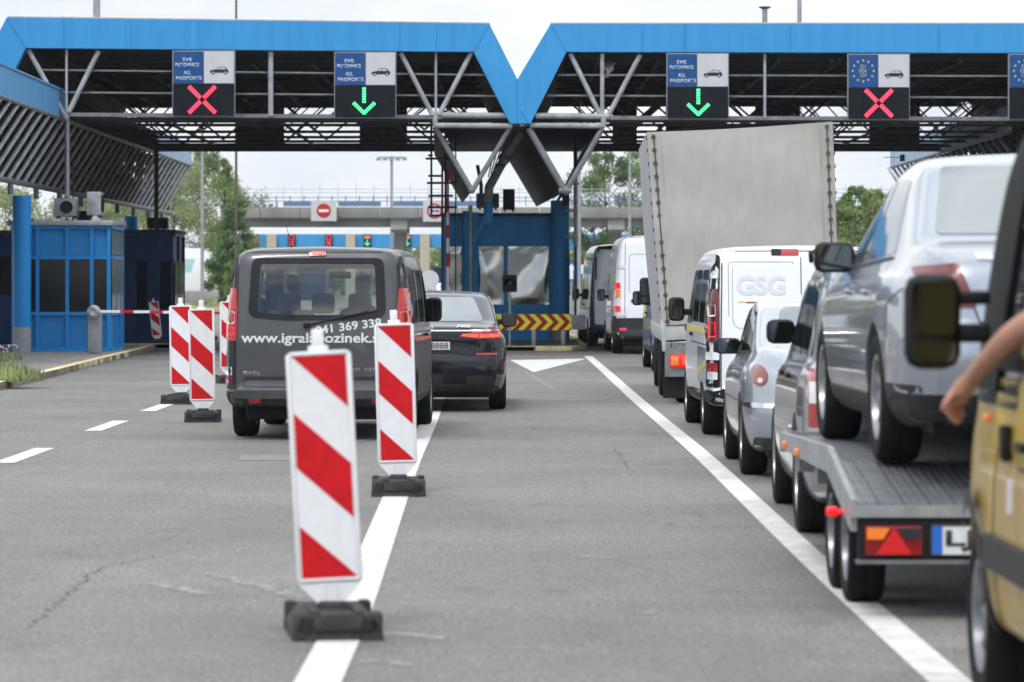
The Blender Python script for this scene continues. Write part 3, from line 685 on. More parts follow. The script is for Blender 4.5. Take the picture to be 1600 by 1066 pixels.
# ---------------------------------------------------------------- beacons
def build_beacon(label, X, D, yaw, lean, foot_yaw=None, sag=0, z=0.):
    root = thing('striped_beacon', label, 'traffic beacon', (X, D, z), R(yaw), 'red and white striped beacons on rubber feet')
    Mx = Matrix.Rotation(R(-lean), 4, 'Y') @ Matrix.Rotation(R(sag), 4, 'X')
    H0, H1, w = .235, 1.285, .148
    o2 = [(-.028, .10), (.028, .10), (.045, .125), (w, H0), (w, H1), (-w, H1), (-w, H0), (-.045, .125)]
    o2 = roundpoly(o2, [.01, .01, .02, .03, .03, .03, .03, .02], 3); b = MB(); b.prism([Mx @ Vector((x, 0, zz)) for x, zz in o2], Mx.to_3x3() @ Vector((0, .045, 0)))
    # raised rim round the face
    for c, d in (((-w+.008, -.004, (H0+H1)/2), (.016, .012, H1-H0-.03)), ((w-.008, -.004, (H0+H1)/2), (.016, .012, H1-H0-.03)), ((0, -.004, H1-.009), (2*w-.04, .012, .017)), ((0, -.004, H0+.012), (2*w-.02, .012, .014))):
        b.box(Mx @ Vector(c), d, rot=Mx, r=.004)
    for s in (-1, 1): b.box(Mx @ Vector((s*.028, -.004, .17)), (.008, .012, .11), rot=Mx)
    obj('panel', b, M['plastic_white'], root, 40)
    b = MB(); b.box(Mx @ Vector((0, .022, H1+.045)), (.055, .03, .11), rot=Mx, r=.008); b.box(Mx @ Vector((0, .022, H1+.01)), (.09, .036, .03), rot=Mx, r=.006); obj('top_stub', b, M['plastic_white'], root, 40)
    # reflective face with stripes
    fw = .124; z0 = H0+.022; z1 = H1-.020; h = z1-z0; b = MB()
    b.prism([Mx @ Vector((x, -.003, zz)) for x, zz in rect(-fw, fw, z0, z1)], Mx.to_3x3() @ Vector((0, .002, 0)))
    V = lambda u, v: Mx @ Vector((-fw+2*fw*u, -.0055, z1-h*v))
    for poly in ([(0.02, .0), (1, 0), (1, .235)], [(0, .255), (1, .49), (1, .735), (0, .50)], [(0, .765), (1, .995), (1, 1), (0, 1)]):
        b.prism([V(*q) for q in poly], Mx.to_3x3() @ Vector((0, .002, 0)), mi=1)
    obj('striped_face', b, [M['sheet_white'], M['sheet_red']], root)
    # recycled rubber foot
    fy = R((foot_yaw or 0)); Rf = Matrix.Rotation(fy, 4, 'Z'); b = MB()
    prof = [(-.205, 0), (.205, 0), (.198, .05), (.15, .115), (-.15, .115), (-.198, .05)]
    b.prism([Rf @ Vector((x, -.34, zz)) for x, zz in roundpoly(prof, .012, 2)], Rf.to_3x3() @ Vector((0, .72, 0)))
    b.box(Rf @ Vector((0, -.345, .075)), (.22, .02, .06), r=.008, rot=Rf)
    for s in (-1, 1):
        b.box(Rf @ Vector((s*.170, -.28, .075)), (.06, .12, .10), r=.015, rot=Rf); b.box(Rf @ Vector((s*.170, .32, .075)), (.06, .10, .10), r=.015, rot=Rf)
        b.box(Rf @ Vector((s*.10, -.1, .12)), (.045, .40, .022), r=.008, rot=Rf)
    b.box(Rf @ Vector((0, 0.02, .125)), (.13, .12, .05), r=.012, rot=Rf)
    f = obj('foot', b, M['foot'], root, 30)
    b = MB()
    for s in (-1, 1): b.box(Rf @ Vector((s*.135, -.3415, .07)), (.034, .012, .062), r=.004, rot=Rf)
    obj('grip_hole', b, M['ink'], f)
    return root
build_beacon('nearest and largest red and white beacon, standing on the white line in the foreground', -.80, 16.15, 0, 3.0, 7)
build_beacon('second beacon from the camera, right of the grey van on the white line', -.83, 26.75, 0, 1.6, 2)
build_beacon('beacon left of the grey van, overlapping a narrower one behind it', -3.50, 40.7, 0, 1.0, 3)
build_beacon('beacon half hidden behind the left beacon near the tip of the barrier arm', -4.29, 46.6, -8, .8, 0)
build_beacon('beacon cut off by the left flank of the grey van', -4.40, 56.0, 10, 0, 0)
fb_ = build_beacon('small far beacon leaning in front of the dark rear booth', -8.38, 84.9, 0, 6.0, 0, z=.12); fb_.scale = (.78, .78, .78)

# ---------------------------------------------------------------- islands
def island(name, label, top_pts, zt=.12, kw=.16, loc_paving=M['paving']):
    root = thing(name, label, 'traffic island', (top_pts[0][0], top_pts[0][1], 0)); o0 = Vector((top_pts[0][0], top_pts[0][1], 0))
    b = MB(); b.prism([Vector((x, y, 0.001))-o0 for x, y in top_pts], (0, 0, zt-.006)); obj('paving', b, loc_paving, root)
    b = MB(); n = len(top_pts); c = sum((Vector((*p, 0)) for p in top_pts), Vector())/n
    for i in range(n):
        p, q = Vector((*top_pts[i], 0)), Vector((*top_pts[(i+1) % n], 0)); d = q-p; L = d.length; k = max(1, round(L/1.0)); nrm = Vector((-d.y, d.x, 0)).normalized()
        if nrm.dot(c-p) < 0: nrm = -nrm
        a = math.atan2(d.y, d.x)
        for j in range(k):
            m_ = p+d*(j+.5)/k+nrm*kw/2-o0; b.box((m_.x, m_.y, zt/2+.003), (L/k-.008, kw, zt+.006), rz=a, r=.018)
    obj('kerb', b, M['kerb'], root, 40); return root
island('booth_island', 'left traffic island with yellow kerb carrying the light blue booth and barrier', [(-7.05, 38), (-7.45, 51), (-7.62, 60), (-7.85, 68), (-8.10, 78), (-8.3, 83.5), (-11.6, 83.5), (-14.5, 72), (-14.5, 38)])
island('booth_island', 'middle traffic island with yellow kerb under the chevron board', [(-1.9, 81.1), (.6, 81.1), (1.45, 81.3), (1.82, 82.6), (1.86, 100), (-1.9, 100)])
island('booth_island', 'rear left island under the dark booth', [(-7.95, 84.4), (-7.95, 97), (-11.5, 97), (-11.5, 84.4)])
# grass tuft with flowers at the left edge
def plant(label, c, r, h, n, seed, flowers=0, grp=None, name='roadside_weed'):
    rr = random.Random(seed); b = MB()
    for _ in range(n):
        a, q = rr.uniform(0, 6.28), r*math.sqrt(rr.random()); p = Vector((q*math.cos(a), q*math.sin(a), 0)); d = Vector((rr.gauss(0, .35), rr.gauss(0, .35), 1)).normalized(); L = h*rr.uniform(.4, 1)*(1-.5*q/r); s = Vector((math.cos(a+1.3), math.sin(a+1.3), 0))*L*.10
        b.quad([p-s*.5, p+d*L*.55-s, p+d*L, p+d*L*.5+s])
    root = tag(thing(name, label, 'plant', c), group=grp); obj('foliage', b, M['leaf_c'], root)
    if flowers:
        b = MB()
        for _ in range(flowers): a, q = rr.uniform(0, 6.28), r*.9*math.sqrt(rr.random()); b.ball((q*math.cos(a), q*math.sin(a), h*rr.uniform(.5, .95)), .022, (1, 1, .5), 6)
        obj('flower', b, M['flower'], root)
plant('low leafy weeds growing at the kerb by the left edge', (-7.50, 53.3, .1), .55, .42, 700, 1)
plant('white-flowered weeds on the island beside the blue column at the left edge', (P(0, 553, 66).x, 66, .12), .45, .32, 260, 2, 30)

# ---------------------------------------------------------------- canopy pieces
def Q(px, py, D): return P(px, py, D)
def front_frame(parent, tubes, name='front_truss', m='truss_light'):
    b = MB()
    for (a, c, r) in tubes: b.tube(a, c, r, 10)
    return obj_split('truss_tube', b, M[m], parent, 40)
def fascia_D(px): return 78.0 if px >= 765 else 78.0-(765-px)/755*1.9
def canopy(label, side):
    root = thing('canopy', label, 'canopy', (0, 78, 0)); inv = Vector((0, 78, 0)); DB = 97.4
    if side == 'L':
        band = [[(10, 28), (765, 38), (740, 81), (40, 75)], [(765, 38), (808.5, 124), (808.5, 193), (797, 193), (740, 81)], [(10, 28), (40, 75), (-17, 188), (-40, 125)]]
        roofline = [(-17, 188), (40, 75), (740, 81), (797, 193)]; zs = [(105, 180), (805, 186)]
    else:
        band = [[(860, 38), (1700, 38), (1700, 83), (885, 81)], [(860, 38), (885, 81), (829, 193), (808.5, 193), (808.5, 124)]]
        roofline = [(829, 193), (885, 81), (1700, 83), (1700, 193)]
    b = MB()
    for poly in band:
        b.prism([Q(x, y, fascia_D(x))-inv for x, y in poly], (0, .30, 0))
    obj('fascia', b, M['fascia'], root)
    # cover strips at panel joints and mitres, 3 mm proud
    b = MB(); js = [(100, 31, 76), (205, 31, 77), (310, 33, 78), (450, 34, 79), (625, 37, 80), (682, 37.5, 80.5)] if side == 'L' else [(1003, 38.5, 81.5), (1070, 38.5, 81.5), (1235, 38.5, 82), (1467, 38.5, 82)]
    for x, ya, yb in js: b.slab([Q(x-.18, ya+1, fascia_D(x)-.01)-inv, Q(x+.18, ya+1, fascia_D(x)-.01)-inv, Q(x+.18, yb-1, fascia_D(x)-.01)-inv, Q(x-.18, yb-1, fascia_D(x)-.01)-inv], .01)
    for (p, q) in ([((765, 39), (740.5, 80)), ((11, 29), (40, 74.5)), ((808, 125), (808, 192))] if side == 'L' else [((860.5, 39), (885, 80)), ((826, 192), (812, 172))]):
        b.tube(Q(*p, fascia_D(p[0])-.005)-inv, Q(*q, fascia_D(q[0])-.005)-inv, .006, 6)
    obj('fascia_joint', b, M['booth'], root)
    b = MB(); top = [band[0][0], band[0][1]]
    b.tube(Q(*top[0], fascia_D(top[0][0]))-inv+Vector((0, .15, .02)), Q(*top[1], fascia_D(top[1][0]))-inv+Vector((0, .15, .02)), .03, 8); obj('roof_edge', b, M['grey_paint'], root)
    # roof sheet following the trapezoid, with ribs below it
    b = MB(); pts = [Q(x, y, fascia_D(x))-inv for x, y in roofline]
    for p, q in zip(pts[:-1], pts[1:]):
        up = Vector((0, 0, .05)); p2, q2 = p+up+Vector((0, .32, 0)), q+up+Vector((0, .32, 0)); b.slab([p2, q2, Vector((q2.x, DB-78, q2.z)), Vector((p2.x, DB-78, p2.z))], .06)
    obj('roof_sheet', b, M['deck_dark'], root)
    b = MB(); xa, xb = pts[1].x+.1, pts[2].x-.1; zt = pts[1].z
    for y in np.arange(1.0, DB-78, 1.5): b.box(((xa+xb)/2, y, zt-.06), (xb-xa, .10, .14))
    for x in np.arange(xa+.6, xb, 1.33): b.box((x, (DB-78)/2, zt-.17), (.07, DB-78.6, .09))
    obj('purlin', b, M['steel_dark'], root)
    zc = 5.22; x0 = pts[0].x if side == 'L' else pts[0].x; x1 = pts[3].x
    # inner truss rows (Warren) and the open underside: chord and cross beam at the same station, gaps between
    b = MB(); bay = 2.67; ztop = zt-.2; z_bot = zc; rows = (4.3, 8.0, 11.2, 13.9, 17.0)
    for ri, yi in enumerate(rows):
        b.tube((xa-.2, yi, ztop), (xb+.2, yi, ztop), .04, 6)
        n = int((xb-xa)/bay)+1
        for k in range(n+1):
            xc = xa+.2+k*bay+(bay/2 if ri % 2 else 0)
            for s in (-1, 1):
                if x0+.2 < xc+s*bay/2 < x1-.2: b.tube((xc, yi, ztop), (xc+s*bay/2, yi, z_bot+.05), .026, 6)
    ys = (0.2,)+rows
    for a_, c_ in zip(ys[:-1], ys[1:]):
        for k in range(int((xb-xa)/bay)+1):
            xc = xa+.2+k*bay; xm = (a_+c_)/2
            for s in (-1, 1):
                if x0+.2 < xc+s*bay/2 < x1-.2: b.tube((xc, xm, ztop), (xc+s*bay/2, c_, z_bot+.05), .018, 5)
    obj('inner_truss', b, M['steel_dark'], root, 40)
    b = MB()
    for yi in (1.2, 2.3)+rows+(19.2,): b.box(((x0+x1)/2, yi, zc+(.06 if yi > 18 else 0)), (x1-x0-.2, .16, .065+(.13 if yi > 18 else 0)))
    for x in np.arange(x0+.5, x1, 2.67): b.box((x, 9.9, zc+.07), (.06, 18.6, .05))
    obj('soffit_beam', b, M['steel_dark'], root)
    # rear wall: sheeted bays and open bays
    opens = [(181, 368), (444, 562), (636, 768)] if side == 'L' else [(838, 957), (995, 1040), (1136, 1180), (1250, 1358), (1437, 1548)]
    b = MB(); e = [x0-.0] + [v for o_ in opens for v in ((o_[0]-VX)/F*DB, (o_[1]-VX)/F*DB)] + [x1]
    for p, q in zip(e[0::2], e[1::2]):
        if q-p > .05: b.box(((p+q)/2, DB-78, (zc+zt)/2+.02), (q-p, .05, zt-zc-.05))
    b.box(((x0+x1)/2, DB-78+.06, zc), (x1-x0, .05, .12))
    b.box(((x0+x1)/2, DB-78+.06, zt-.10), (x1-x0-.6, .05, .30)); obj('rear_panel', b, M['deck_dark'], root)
    # front truss, bottom chord, posts, thin rails
    tb = []; c_ = lambda x, y: Q(x, y, fascia_D(x)+.15)-inv
    if side == 'L':
        tb += [(c_(44, 78), c_(104, 186), .055), (c_(154, 80), c_(107, 176), .055), (c_(423, 81), c_(423, 181), .06), (c_(626, 83), c_(676, 180), .055), (c_(736, 83), c_(686, 180), .055), (c_(690, 180), c_(794, 181), .065), (c_(678, 196), c_(800, 197), .06), (c_(680, 178), c_(680, 198), .06),
               (c_(104, 77), c_(104, 180), .03), (c_(681, 82), c_(681, 178), .03)]
        lo = [(105, 180), (690, 184)]; rails = [((60, 109), (770, 117)), ((80, 144), (780, 150))]
    else:
        tb += [(c_(891, 84), c_(938, 180), .055), (c_(1000, 86), c_(951, 180), .055), (c_(941, 84), c_(941, 180), .05), (c_(837, 181), c_(953, 182), .065), (c_(828, 196), c_(945, 197), .06), (c_(943, 180), c_(943, 199), .065)]
        lo = [(950, 185), (1700, 187)]; rails = [((872, 117), (1700, 119)), ((855, 149), (1700, 153))]
        for x in (1195,): tb.append((c_(x, 84), c_(x, 184), .035))
    front_frame(root, tb)
    b = MB(); b.slab([c_(lo[0][0], lo[0][1]-4)+Vector((0, .05, 0)), c_(lo[1][0], lo[1][1]-4)+Vector((0, .05, 0)), c_(lo[1][0], lo[1][1]+2)+Vector((0, .05, 0)), c_(lo[0][0], lo[0][1]+2)+Vector((0, .05, 0))], .12)
    for p, q in rails: b.tube(c_(*p)+Vector((0, .12, 0)), c_(*q)+Vector((0, .12, 0)), .024, 6)
    obj('bottom_chord', b, M['truss'], root, 40)
    return root
canopy('left canopy roof with bright blue fascia over the passport lanes left of the middle booth', 'L')
canopy('right canopy roof with bright blue fascia above the tarpaulin truck', 'R')

# V-shaped hangers with dark sheets between the canopies
root = thing('canopy_hanger', 'W-shaped grey tube frame with dark ribbed sheets under the blue V between the canopies', 'canopy support', (0, 78, 0)); inv = Vector((0, 78, 0))
b = MB()
for p, q, r in (((679, 198), (737, 298), .062), ((796, 201), (738, 298), .055), ((826, 201), (883, 299), .075), ((941, 201), (885, 297), .062)): b.tube(Q(*p, 78.2)-inv, Q(*q, 78.2)-inv, r, 12)
b.ball(Q(737, 297, 78.1)-inv, .085); b.ball(Q(884, 298, 78.1)-inv, .10); b.tube(Q(873, 298, 78.1)-inv, Q(893, 298, 78.1)-inv, .06)
obj('frame_tube', b, M['truss'], root, 40)
def ribbed(b, a0, a1, b0, b1, n=16):
    """corrugated sheet from front edge a0-a1 to back edge b0-b1, ribs running front to back"""
    b.slab([a0, a1, b1, b0], .02)
    for k in range(n+1):
        t = k/n; b.tube(a0.lerp(a1, t), b0.lerp(b1, t), .022, 6)
b = MB()
ribbed(b, Q(826, 201, 78.4)-inv, Q(882, 299, 78.4)-inv, Q(793, 246, 97)-inv, Q(838, 322, 97)-inv)
ribbed(b, Q(941, 201, 78.4)-inv, Q(886, 297, 78.4)-inv, Q(908, 240, 97)-inv, Q(868, 318, 97)-inv)
ribbed(b, Q(679, 201, 78.4)-inv, Q(736, 298, 78.4)-inv, Q(680, 243, 97)-inv, Q(722, 316, 97)-inv)
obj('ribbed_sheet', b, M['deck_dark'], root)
b = MB()
b.tube(Q(842, 318, 96.9)-inv, Q(880, 296, 78.6)-inv, .05); b.box(Q(885, 308, 90)-inv, (.14, .14, .5))
b.tube(Q(884, 300, 88)-inv, Q(884, 322, 88)-inv, .09)
for x in (742, ): b.box(Q(700, 203, 80)-inv, (.5, .1, .1))
obj('lower_chord', b, M['steel_dark'], root, 40)
# dark back wall of the gap between the canopies
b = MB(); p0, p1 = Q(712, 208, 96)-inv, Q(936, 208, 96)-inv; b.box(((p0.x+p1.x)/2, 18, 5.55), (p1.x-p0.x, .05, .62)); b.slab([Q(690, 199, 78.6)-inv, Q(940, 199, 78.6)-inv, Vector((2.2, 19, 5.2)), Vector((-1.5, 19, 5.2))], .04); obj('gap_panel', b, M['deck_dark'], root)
# rain pipe with heating cables
root = thing('rain_pipe', 'thick grey rain pipe slanting down from the blue V, blue at its lower end', 'pipe', Q(762, 330, 84))
o0 = Q(762, 330, 84); b = MB(); b.path([Q(828, 186, 82)-o0, Q(790, 245, 83)-o0, Q(764, 293, 84)-o0, Q(763, 316, 84)-o0], .105, 14); b.tube(Q(791, 243, 82.8)-o0, Q(787, 250, 82.9)-o0, .14, 14); obj('upper_pipe', b, M['truss_light'], root, 50)
b = MB(); b.path([Q(763, 316, 84)-o0, Q(763, 346, 84)-o0, Q(750, 372, 84.5)-o0, Q(749, 380, 84.6)-o0], .115, 14); obj('lower_pipe', b, M['booth'], root, 50)
b = MB()
for k in range(4): b.path([Q(800-k*4, 196+k*10, 80)-o0, Q(788-k*5, 232, 80)-o0, Q(775-k*4, 262+k*5, 80)-o0], .016, 5)
b.slab([Q(775, 256, 80)-o0, Q(792, 257, 80)-o0, Q(790, 260, 80)-o0, Q(774, 259, 80)-o0], .3); b.path([Q(746, 258, 80)-o0, Q(752, 290, 80)-o0, Q(751, 318, 80)-o0], .04, 8); obj('cable', b, M['black'], root, 40)

# ---------------------------------------------------------------- side canopies (run along the lanes)
def side_canopy(label, sg, Xf, Y0, Y1, Xc, zc, face, far_open):
    root = thing('side_canopy', label, 'canopy', (Xf, Y0, 0)); o0 = Vector((Xf, Y0, 0)); L = Y1-Y0
    zb, zt_ = 5.13, 5.72
    segs = [(0, 77.6-Y0, M['fascia_side']), (98.2-Y0, L, M['pale_blue'])] if sg < 0 else [(0, L, M['pale_blue'])]
    for a, c, m in segs:
        b = MB(); b.box((0, (a+c)/2, (zb+zt_)/2), (.08, c-a, zt_-zb)); b.box((0, (a+c)/2, zt_+.02), (.14, c-a, .04)); obj('fascia', b, m, root)
    s = -1 if sg < 0 else 1
    W = 7.0
    b = MB(); b.box((s*W/2, L/2, zt_-.02), (W, L, .06)); obj('roof_sheet', b, M['deck_dark'], root)
    b = MB(); b.tube((0, 0, zb), (0, L, zb), .05, 8); dx = Xc-Xf; b.tube((dx, 0, zc), (dx, L, zc), .065, 8); b.tube((dx*2+s*.0, 0, zb), (dx*2, L, zb), .05, 8)
    for k in range(int(L/4)+1): b.tube((dx, 1.5+k*4, zc-.05), (dx, 1.5+k*4, 3.40), .06, 8)
    obj('chord', b, M['truss'], root, 40)
    b = MB(); n = int(L/1.18)
    for k in range(n):
        y = k*1.18; b.tube((0, y+2.1, zb), (dx, y, zc), .045, 8)
    obj('front_lattice', b, M['truss_light'], root, 40)
    b = MB()
    for k in range(int(L/.85)):
        y = k*.85; b.tube((s*.30, y-.6, zb), (dx+s*.10, y+1.6, zc+.03), .034, 6); b.tube((s*.5, y+2.0, zb), (dx+s*.25, y, zc+.03), .030, 5)
    for k in range(int(L/.6)):
        y = k*.6; b.tube((dx*2+s*1.2, y+1.6, zb+.2), (dx+s*.15, y, zc), .036, 5); b.tube((dx*2+s*1.3, y-.5, zb+.3), (dx+s*.3, y+1.0, zc+.05), .036, 5)
    obj('rear_lattice', b, M['steel_dark'], root, 40)
    b = MB()
    for x in (.8, 1.8, 2.8, 3.8, 5, 6.2): b.box((s*x, L/2, zb+.1+(.1 if x > 3 else 0)), (.1, L, .12))
    for k in range(int(L/1.5)): b.box((s*W/2, .6+k*1.5, zt_-.12), (W-.1, .08, .12))
    b.box((s*(W*.40), L*.42, 4.95), (.06, L*.84, .75)); b.box((s*(W*.62), L*.36, 4.6), (.06, L*.72, 1.1)); b.box((s*(W*.9), L*.2, 4.3), (.06, L*.4, 1.9)); obj('cross_beam', b, M['steel_dark'], root)
    return root
side_canopy('long side canopy with faded blue edge and diagonal lattice running above the left booths', -1, -9.70, 60, 108.3, -10.30, 3.68, None, True)
side_canopy('side canopy with pale blue edge seen beyond the right canopy', 1, 11.84, 84, 110, 12.5, 3.7, None, True)
def column(label, X, D, r, z0, z1, foot=.55, blue='column'):
    root = thing('round_column', label, 'column', (X, D, 0), 0, 'blue round canopy columns')
    obj('shaft', MB().lathe([(.001, z0+foot), (r, z0+foot), (r, z1-.01), (r*.97, z1), (.001, z1)], 'Z', 28), M[blue], root, 40)
    obj('foot', MB().lathe([(r*.995, z0), (r*.995, z0+foot)], 'Z', 28), M['grey_paint'], root, 40)
column('blue round column with grey foot at the left edge, in front of the light blue booth', -10.27, 75, .195, .09, 3.41)
column('blue column beyond the dark booth under the lattice', -10.3, 97, .19, .02, 3.38)
column('thin-looking blue column right of the black pole behind the dark booth', -10.3, 105, .19, .02, 3.30)
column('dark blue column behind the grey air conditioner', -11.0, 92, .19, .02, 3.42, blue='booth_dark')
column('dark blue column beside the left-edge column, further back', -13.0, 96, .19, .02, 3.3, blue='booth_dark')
column('blue column in the gap between the duct and the left-edge column', -12.75, 99, .19, .02, 3.2)
column('wide blue column at the right end of the middle booth', 1.28, 88.75, .235, .12, 3.62, .42, blue='booth_mid')

# ---------------------------------------------------------------- booths
def booth_left():
    X0, X1, D, dep, z0, z1 = -10.55, -8.44, 75.4, 2.3, .12, 2.80
    root = thing('control_booth', 'light blue control booth with tall dark windows behind the barrier post', 'booth', ((X0+X1)/2, D, z0)); o0 = Vector(((X0+X1)/2, D, z0)); h = z1-z0; w = X1-X0
    b = MB(); b.box((0, dep/2+.03, h*.985/2), (w-.06, dep-.06, h-.02))
    obj('wall', b, M['booth'], root)
    b = MB(); xs = [-w/2+.04, -w/2+.36, -w/2+.72, -w/2+1.175, -w/2+1.66, -w/2+1.77, w/2-.04]; zs = [.04, .80, .86, 1.94, 2.05, h-.08]
    zw0, zw1 = .83, 1.96
    for x in (-w/2+.04, -w/2+.56, -w/2+1.19, -w/2+1.71, w/2-.04): b.box((x, 0, h/2), (.075 if x < w/2-.1 else .08, .06, h))
    for z in (.03, .80, 1.99, h-.05): b.box((0, -.002, z), (w, .062, .07 if z > .5 else .10))
    for y in (.9, 1.8, dep): b.box((w/2, y, h/2), (.06, .07, h))
    for z in (.03, .80, 1.99, h-.05): b.box((w/2+.002, dep/2, z), (.062, dep, .07))
    obj('window_frame', b, M['column'], root)
    xs = [(-w/2+.08, -w/2+.52), (-w/2+.60, -w/2+1.15), (-w/2+1.23, -w/2+1.67), (-w/2+1.75, w/2-.08)]
    for a, c in xs: obj('window_pane', MB().box(((a+c)/2, -.012, (.84+1.955)/2), (c-a, .02, 1.115)), M['glass_booth'], root)
    for a, c in ((.05, .86), (.94, 1.76), (1.84, dep-.04)):
        obj('window_pane', MB().box((w/2+.012, (a+c)/2, (.84+1.955)/2), (.02, c-a, 1.115)), M['glass_booth'], root)
        obj('window_pane', MB().box((w/2+.012, (a+c)/2, 2.3), (.02, c-a, .5)), M['glass_booth'], root)
    obj('roof', MB().box((0, dep/2, h+.04), (w+.16, dep+.25, .11), r=.03), M['truss_light'], root, 40)
booth_left()
def booth_dark():
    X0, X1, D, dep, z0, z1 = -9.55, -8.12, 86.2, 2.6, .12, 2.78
    root = thing('control_booth', 'dark blue control booth behind the barrier arm, its shade put into the colour', 'booth', ((X0+X1)/2, D, z0)); h = z1-z0; w = X1-X0
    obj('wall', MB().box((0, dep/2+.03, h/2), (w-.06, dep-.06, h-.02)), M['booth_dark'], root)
    b = MB()
    for x in (-w/2+.04, -.22, .10, .34, w/2-.04): b.box((x, 0, h/2), (.06, .06, h))
    for z in (.03, .78, 2.0, h-.05): b.box((0, -.002, z), (w, .062, .07))
    for y in (1.2, dep): b.box((w/2, y, h/2), (.06, .06, h))
    b.box((w/2+.002, dep/2, h-.05), (.062, dep, .07))
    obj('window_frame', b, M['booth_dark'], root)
    for a, c in ((-w/2+.08, -.26), (-.18, .06), (.38, w/2-.08)): obj('window_pane', MB().box(((a+c)/2, -.012, 1.39), (c-a, .02, 1.14)), M['glass_booth'], root)
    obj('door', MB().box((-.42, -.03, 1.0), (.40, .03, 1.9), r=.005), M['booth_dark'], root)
    obj('window_pane', MB().box((w/2+.012, dep/2, 1.4), (.02, dep-.2, 1.1)), M['glass_booth'], root)
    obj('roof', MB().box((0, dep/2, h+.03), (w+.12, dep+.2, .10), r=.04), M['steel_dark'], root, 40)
booth_dark()
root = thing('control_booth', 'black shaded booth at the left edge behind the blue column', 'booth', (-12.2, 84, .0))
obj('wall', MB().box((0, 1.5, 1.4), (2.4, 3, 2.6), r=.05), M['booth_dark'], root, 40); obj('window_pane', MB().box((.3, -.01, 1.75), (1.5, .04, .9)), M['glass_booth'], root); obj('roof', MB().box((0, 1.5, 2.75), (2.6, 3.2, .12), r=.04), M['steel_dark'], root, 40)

def booth_mid():
    D = 89.0; X0, X1 = P(690, 0, D).x, P(880, 0, D).x; z0, z1 = .12, 3.24; w = X1-X0; h = z1-z0; dep = 3.2
    root = thing('control_booth', 'deep blue control booth with wavy mirrored windows on the middle island', 'booth', ((X0+X1)/2, D, z0)); cx = (X0+X1)/2
    lx = lambda px: P(px, 0, D).x-cx; lz = lambda py: EYE-(py-HY)/F*D-z0
    obj('wall', MB().box((0, dep/2+.06, h/2), (w-.08, dep, h-.01)), M['booth_mid'], root)
    b = MB()
    for a, c in ((690, 701.5), (721.5, 748), (787, 793.5), (857.5, 880)): b.box(((lx(a)+lx(c))/2, .01, h/2), (lx(c)-lx(a), .10, h))
    b.box((0, -.004, (lz(383)+lz(340))/2), (w, .10, lz(340)-lz(383))); b.box((0, -.004, (lz(476)+lz(486))/2), (w, .11, lz(476)-lz(486))); b.box((0, -.004, .07), (w, .11, .14)); b.box((0, -.008, lz(383)), (w, .13, .06))
    b.box((0, .02, (lz(486)+.1)/2), (w-.1, .08, lz(486)-.1)); obj('frame', b, M['booth_mid'], root)
    for a, c in ((701.5, 721.5), (748, 787), (793.5, 857.5)):
        bm = bmesh.new(); bmesh.ops.create_grid(bm, x_segments=40, y_segments=50, size=.5)
        sx, sz, mxx, mz = lx(c)-lx(a), lz(385)-lz(476), (lx(a)+lx(c))/2, (lz(385)+lz(476))/2
        for v in bm.verts:
            x, z = v.co.x*sx+mxx, v.co.y*sz+mz; edge = min(.5-abs(v.co.x), .5-abs(v.co.y)); e = min(1, edge*9)
            v.co = Vector((x, -.0+e*(.010*math.sin(4.2*x+2.0*math.sin(1.9*z))+.008*math.sin(3.1*z+2*math.sin(2.3*x+.7))), z))
        bmesh.ops.recalc_face_normals(bm, faces=bm.faces[:]); obj('window_pane', bm, M['film'], root, 80)
    for px, r_, m_, z_ in ((728.5, .10, 'booth_mid', 3.36), (742, .10, 'booth_mid', 3.33), (735, .052, 'galv', 3.5)):
        obj('corner_post', MB().lathe([(r_, 0), (r_, z_-z0), (.001, z_-z0)], 'Z', 20, Matrix.Translation((lx(px), -.13 if r_ < .1 else -.08, 0))), M[m_], root, 50)
    obj('roof', MB().box((0, dep/2, h+.04), (w+.02, dep, .07)), M['booth_dark'], root)
booth_mid()

def ac_unit(label, c, w, h, d, fan_side, m='truss_light', duct=False):
    root = thing('air_conditioner', label, 'air conditioner', c)
    b = MB(); b.box((0, 0, h/2+.05), (w, d, h), r=.015)
    for k in range(5): b.box((-.05 if not fan_side else 0, -d/2-.004, h*.25+k*h*.10), (w*.5, .008, .012))
    obj('casing', b, M[m], root, 40)
    if fan_side: obj('fan', MB().lathe([(.001, .012), (h*.34, .012), (h*.36, .03), (h*.38, .012), (h*.38, 0)], 'X', 20, Matrix.Translation((w/2, 0, h/2+.05))), M['black'], root, 40)
    else: obj('fan', MB().lathe([(.001, -.012), (min(w, h)*.30, -.012), (min(w, h)*.33, -.03), (min(w, h)*.36, 0)], 'Y', 20, Matrix.Translation((w*.05, -d/2, h/2+.05))), M['black'], root, 40)
    obj('feet', merge(MB().box((-w*.35, 0, .025), (.05, d*.9, .05)), MB().box((w*.35, 0, .025), (.05, d*.9, .05))), M['steel_dark'], root)
    return root
ac_unit('box air conditioner with bent duct on the light blue booth roof, left one', (P(101, 0, 76).x, 76.3, 2.95), .48, .38, .4, False, 'grey_paint')
ac_unit('upright grey air conditioner with side fan on the light blue booth roof', (P(146, 0, 76).x, 76.3, 2.97), .30, .50, .55, True)
ac_unit('large grey cabinet left of the dark unit on the middle booth roof', (P(762, 0, 90).x, 90.2, 3.42), .58, .36, .5, False, 'grey_paint')
ac_unit('dark tall unit on the middle booth roof', (P(795, 0, 89.6).x, 89.8, 3.36), .30, .52, .4, False, 'steel_dark')
ac_unit('low black unit on the dark booth roof', (P(243, 0, 87).x, 87.6, 2.86), .5, .26, .4, False, 'black')
root = thing('duct', 'thin galvanised duct rising from the left booth roof into the canopy', 'duct', (P(105, 0, 77).x, 77, 2.97))
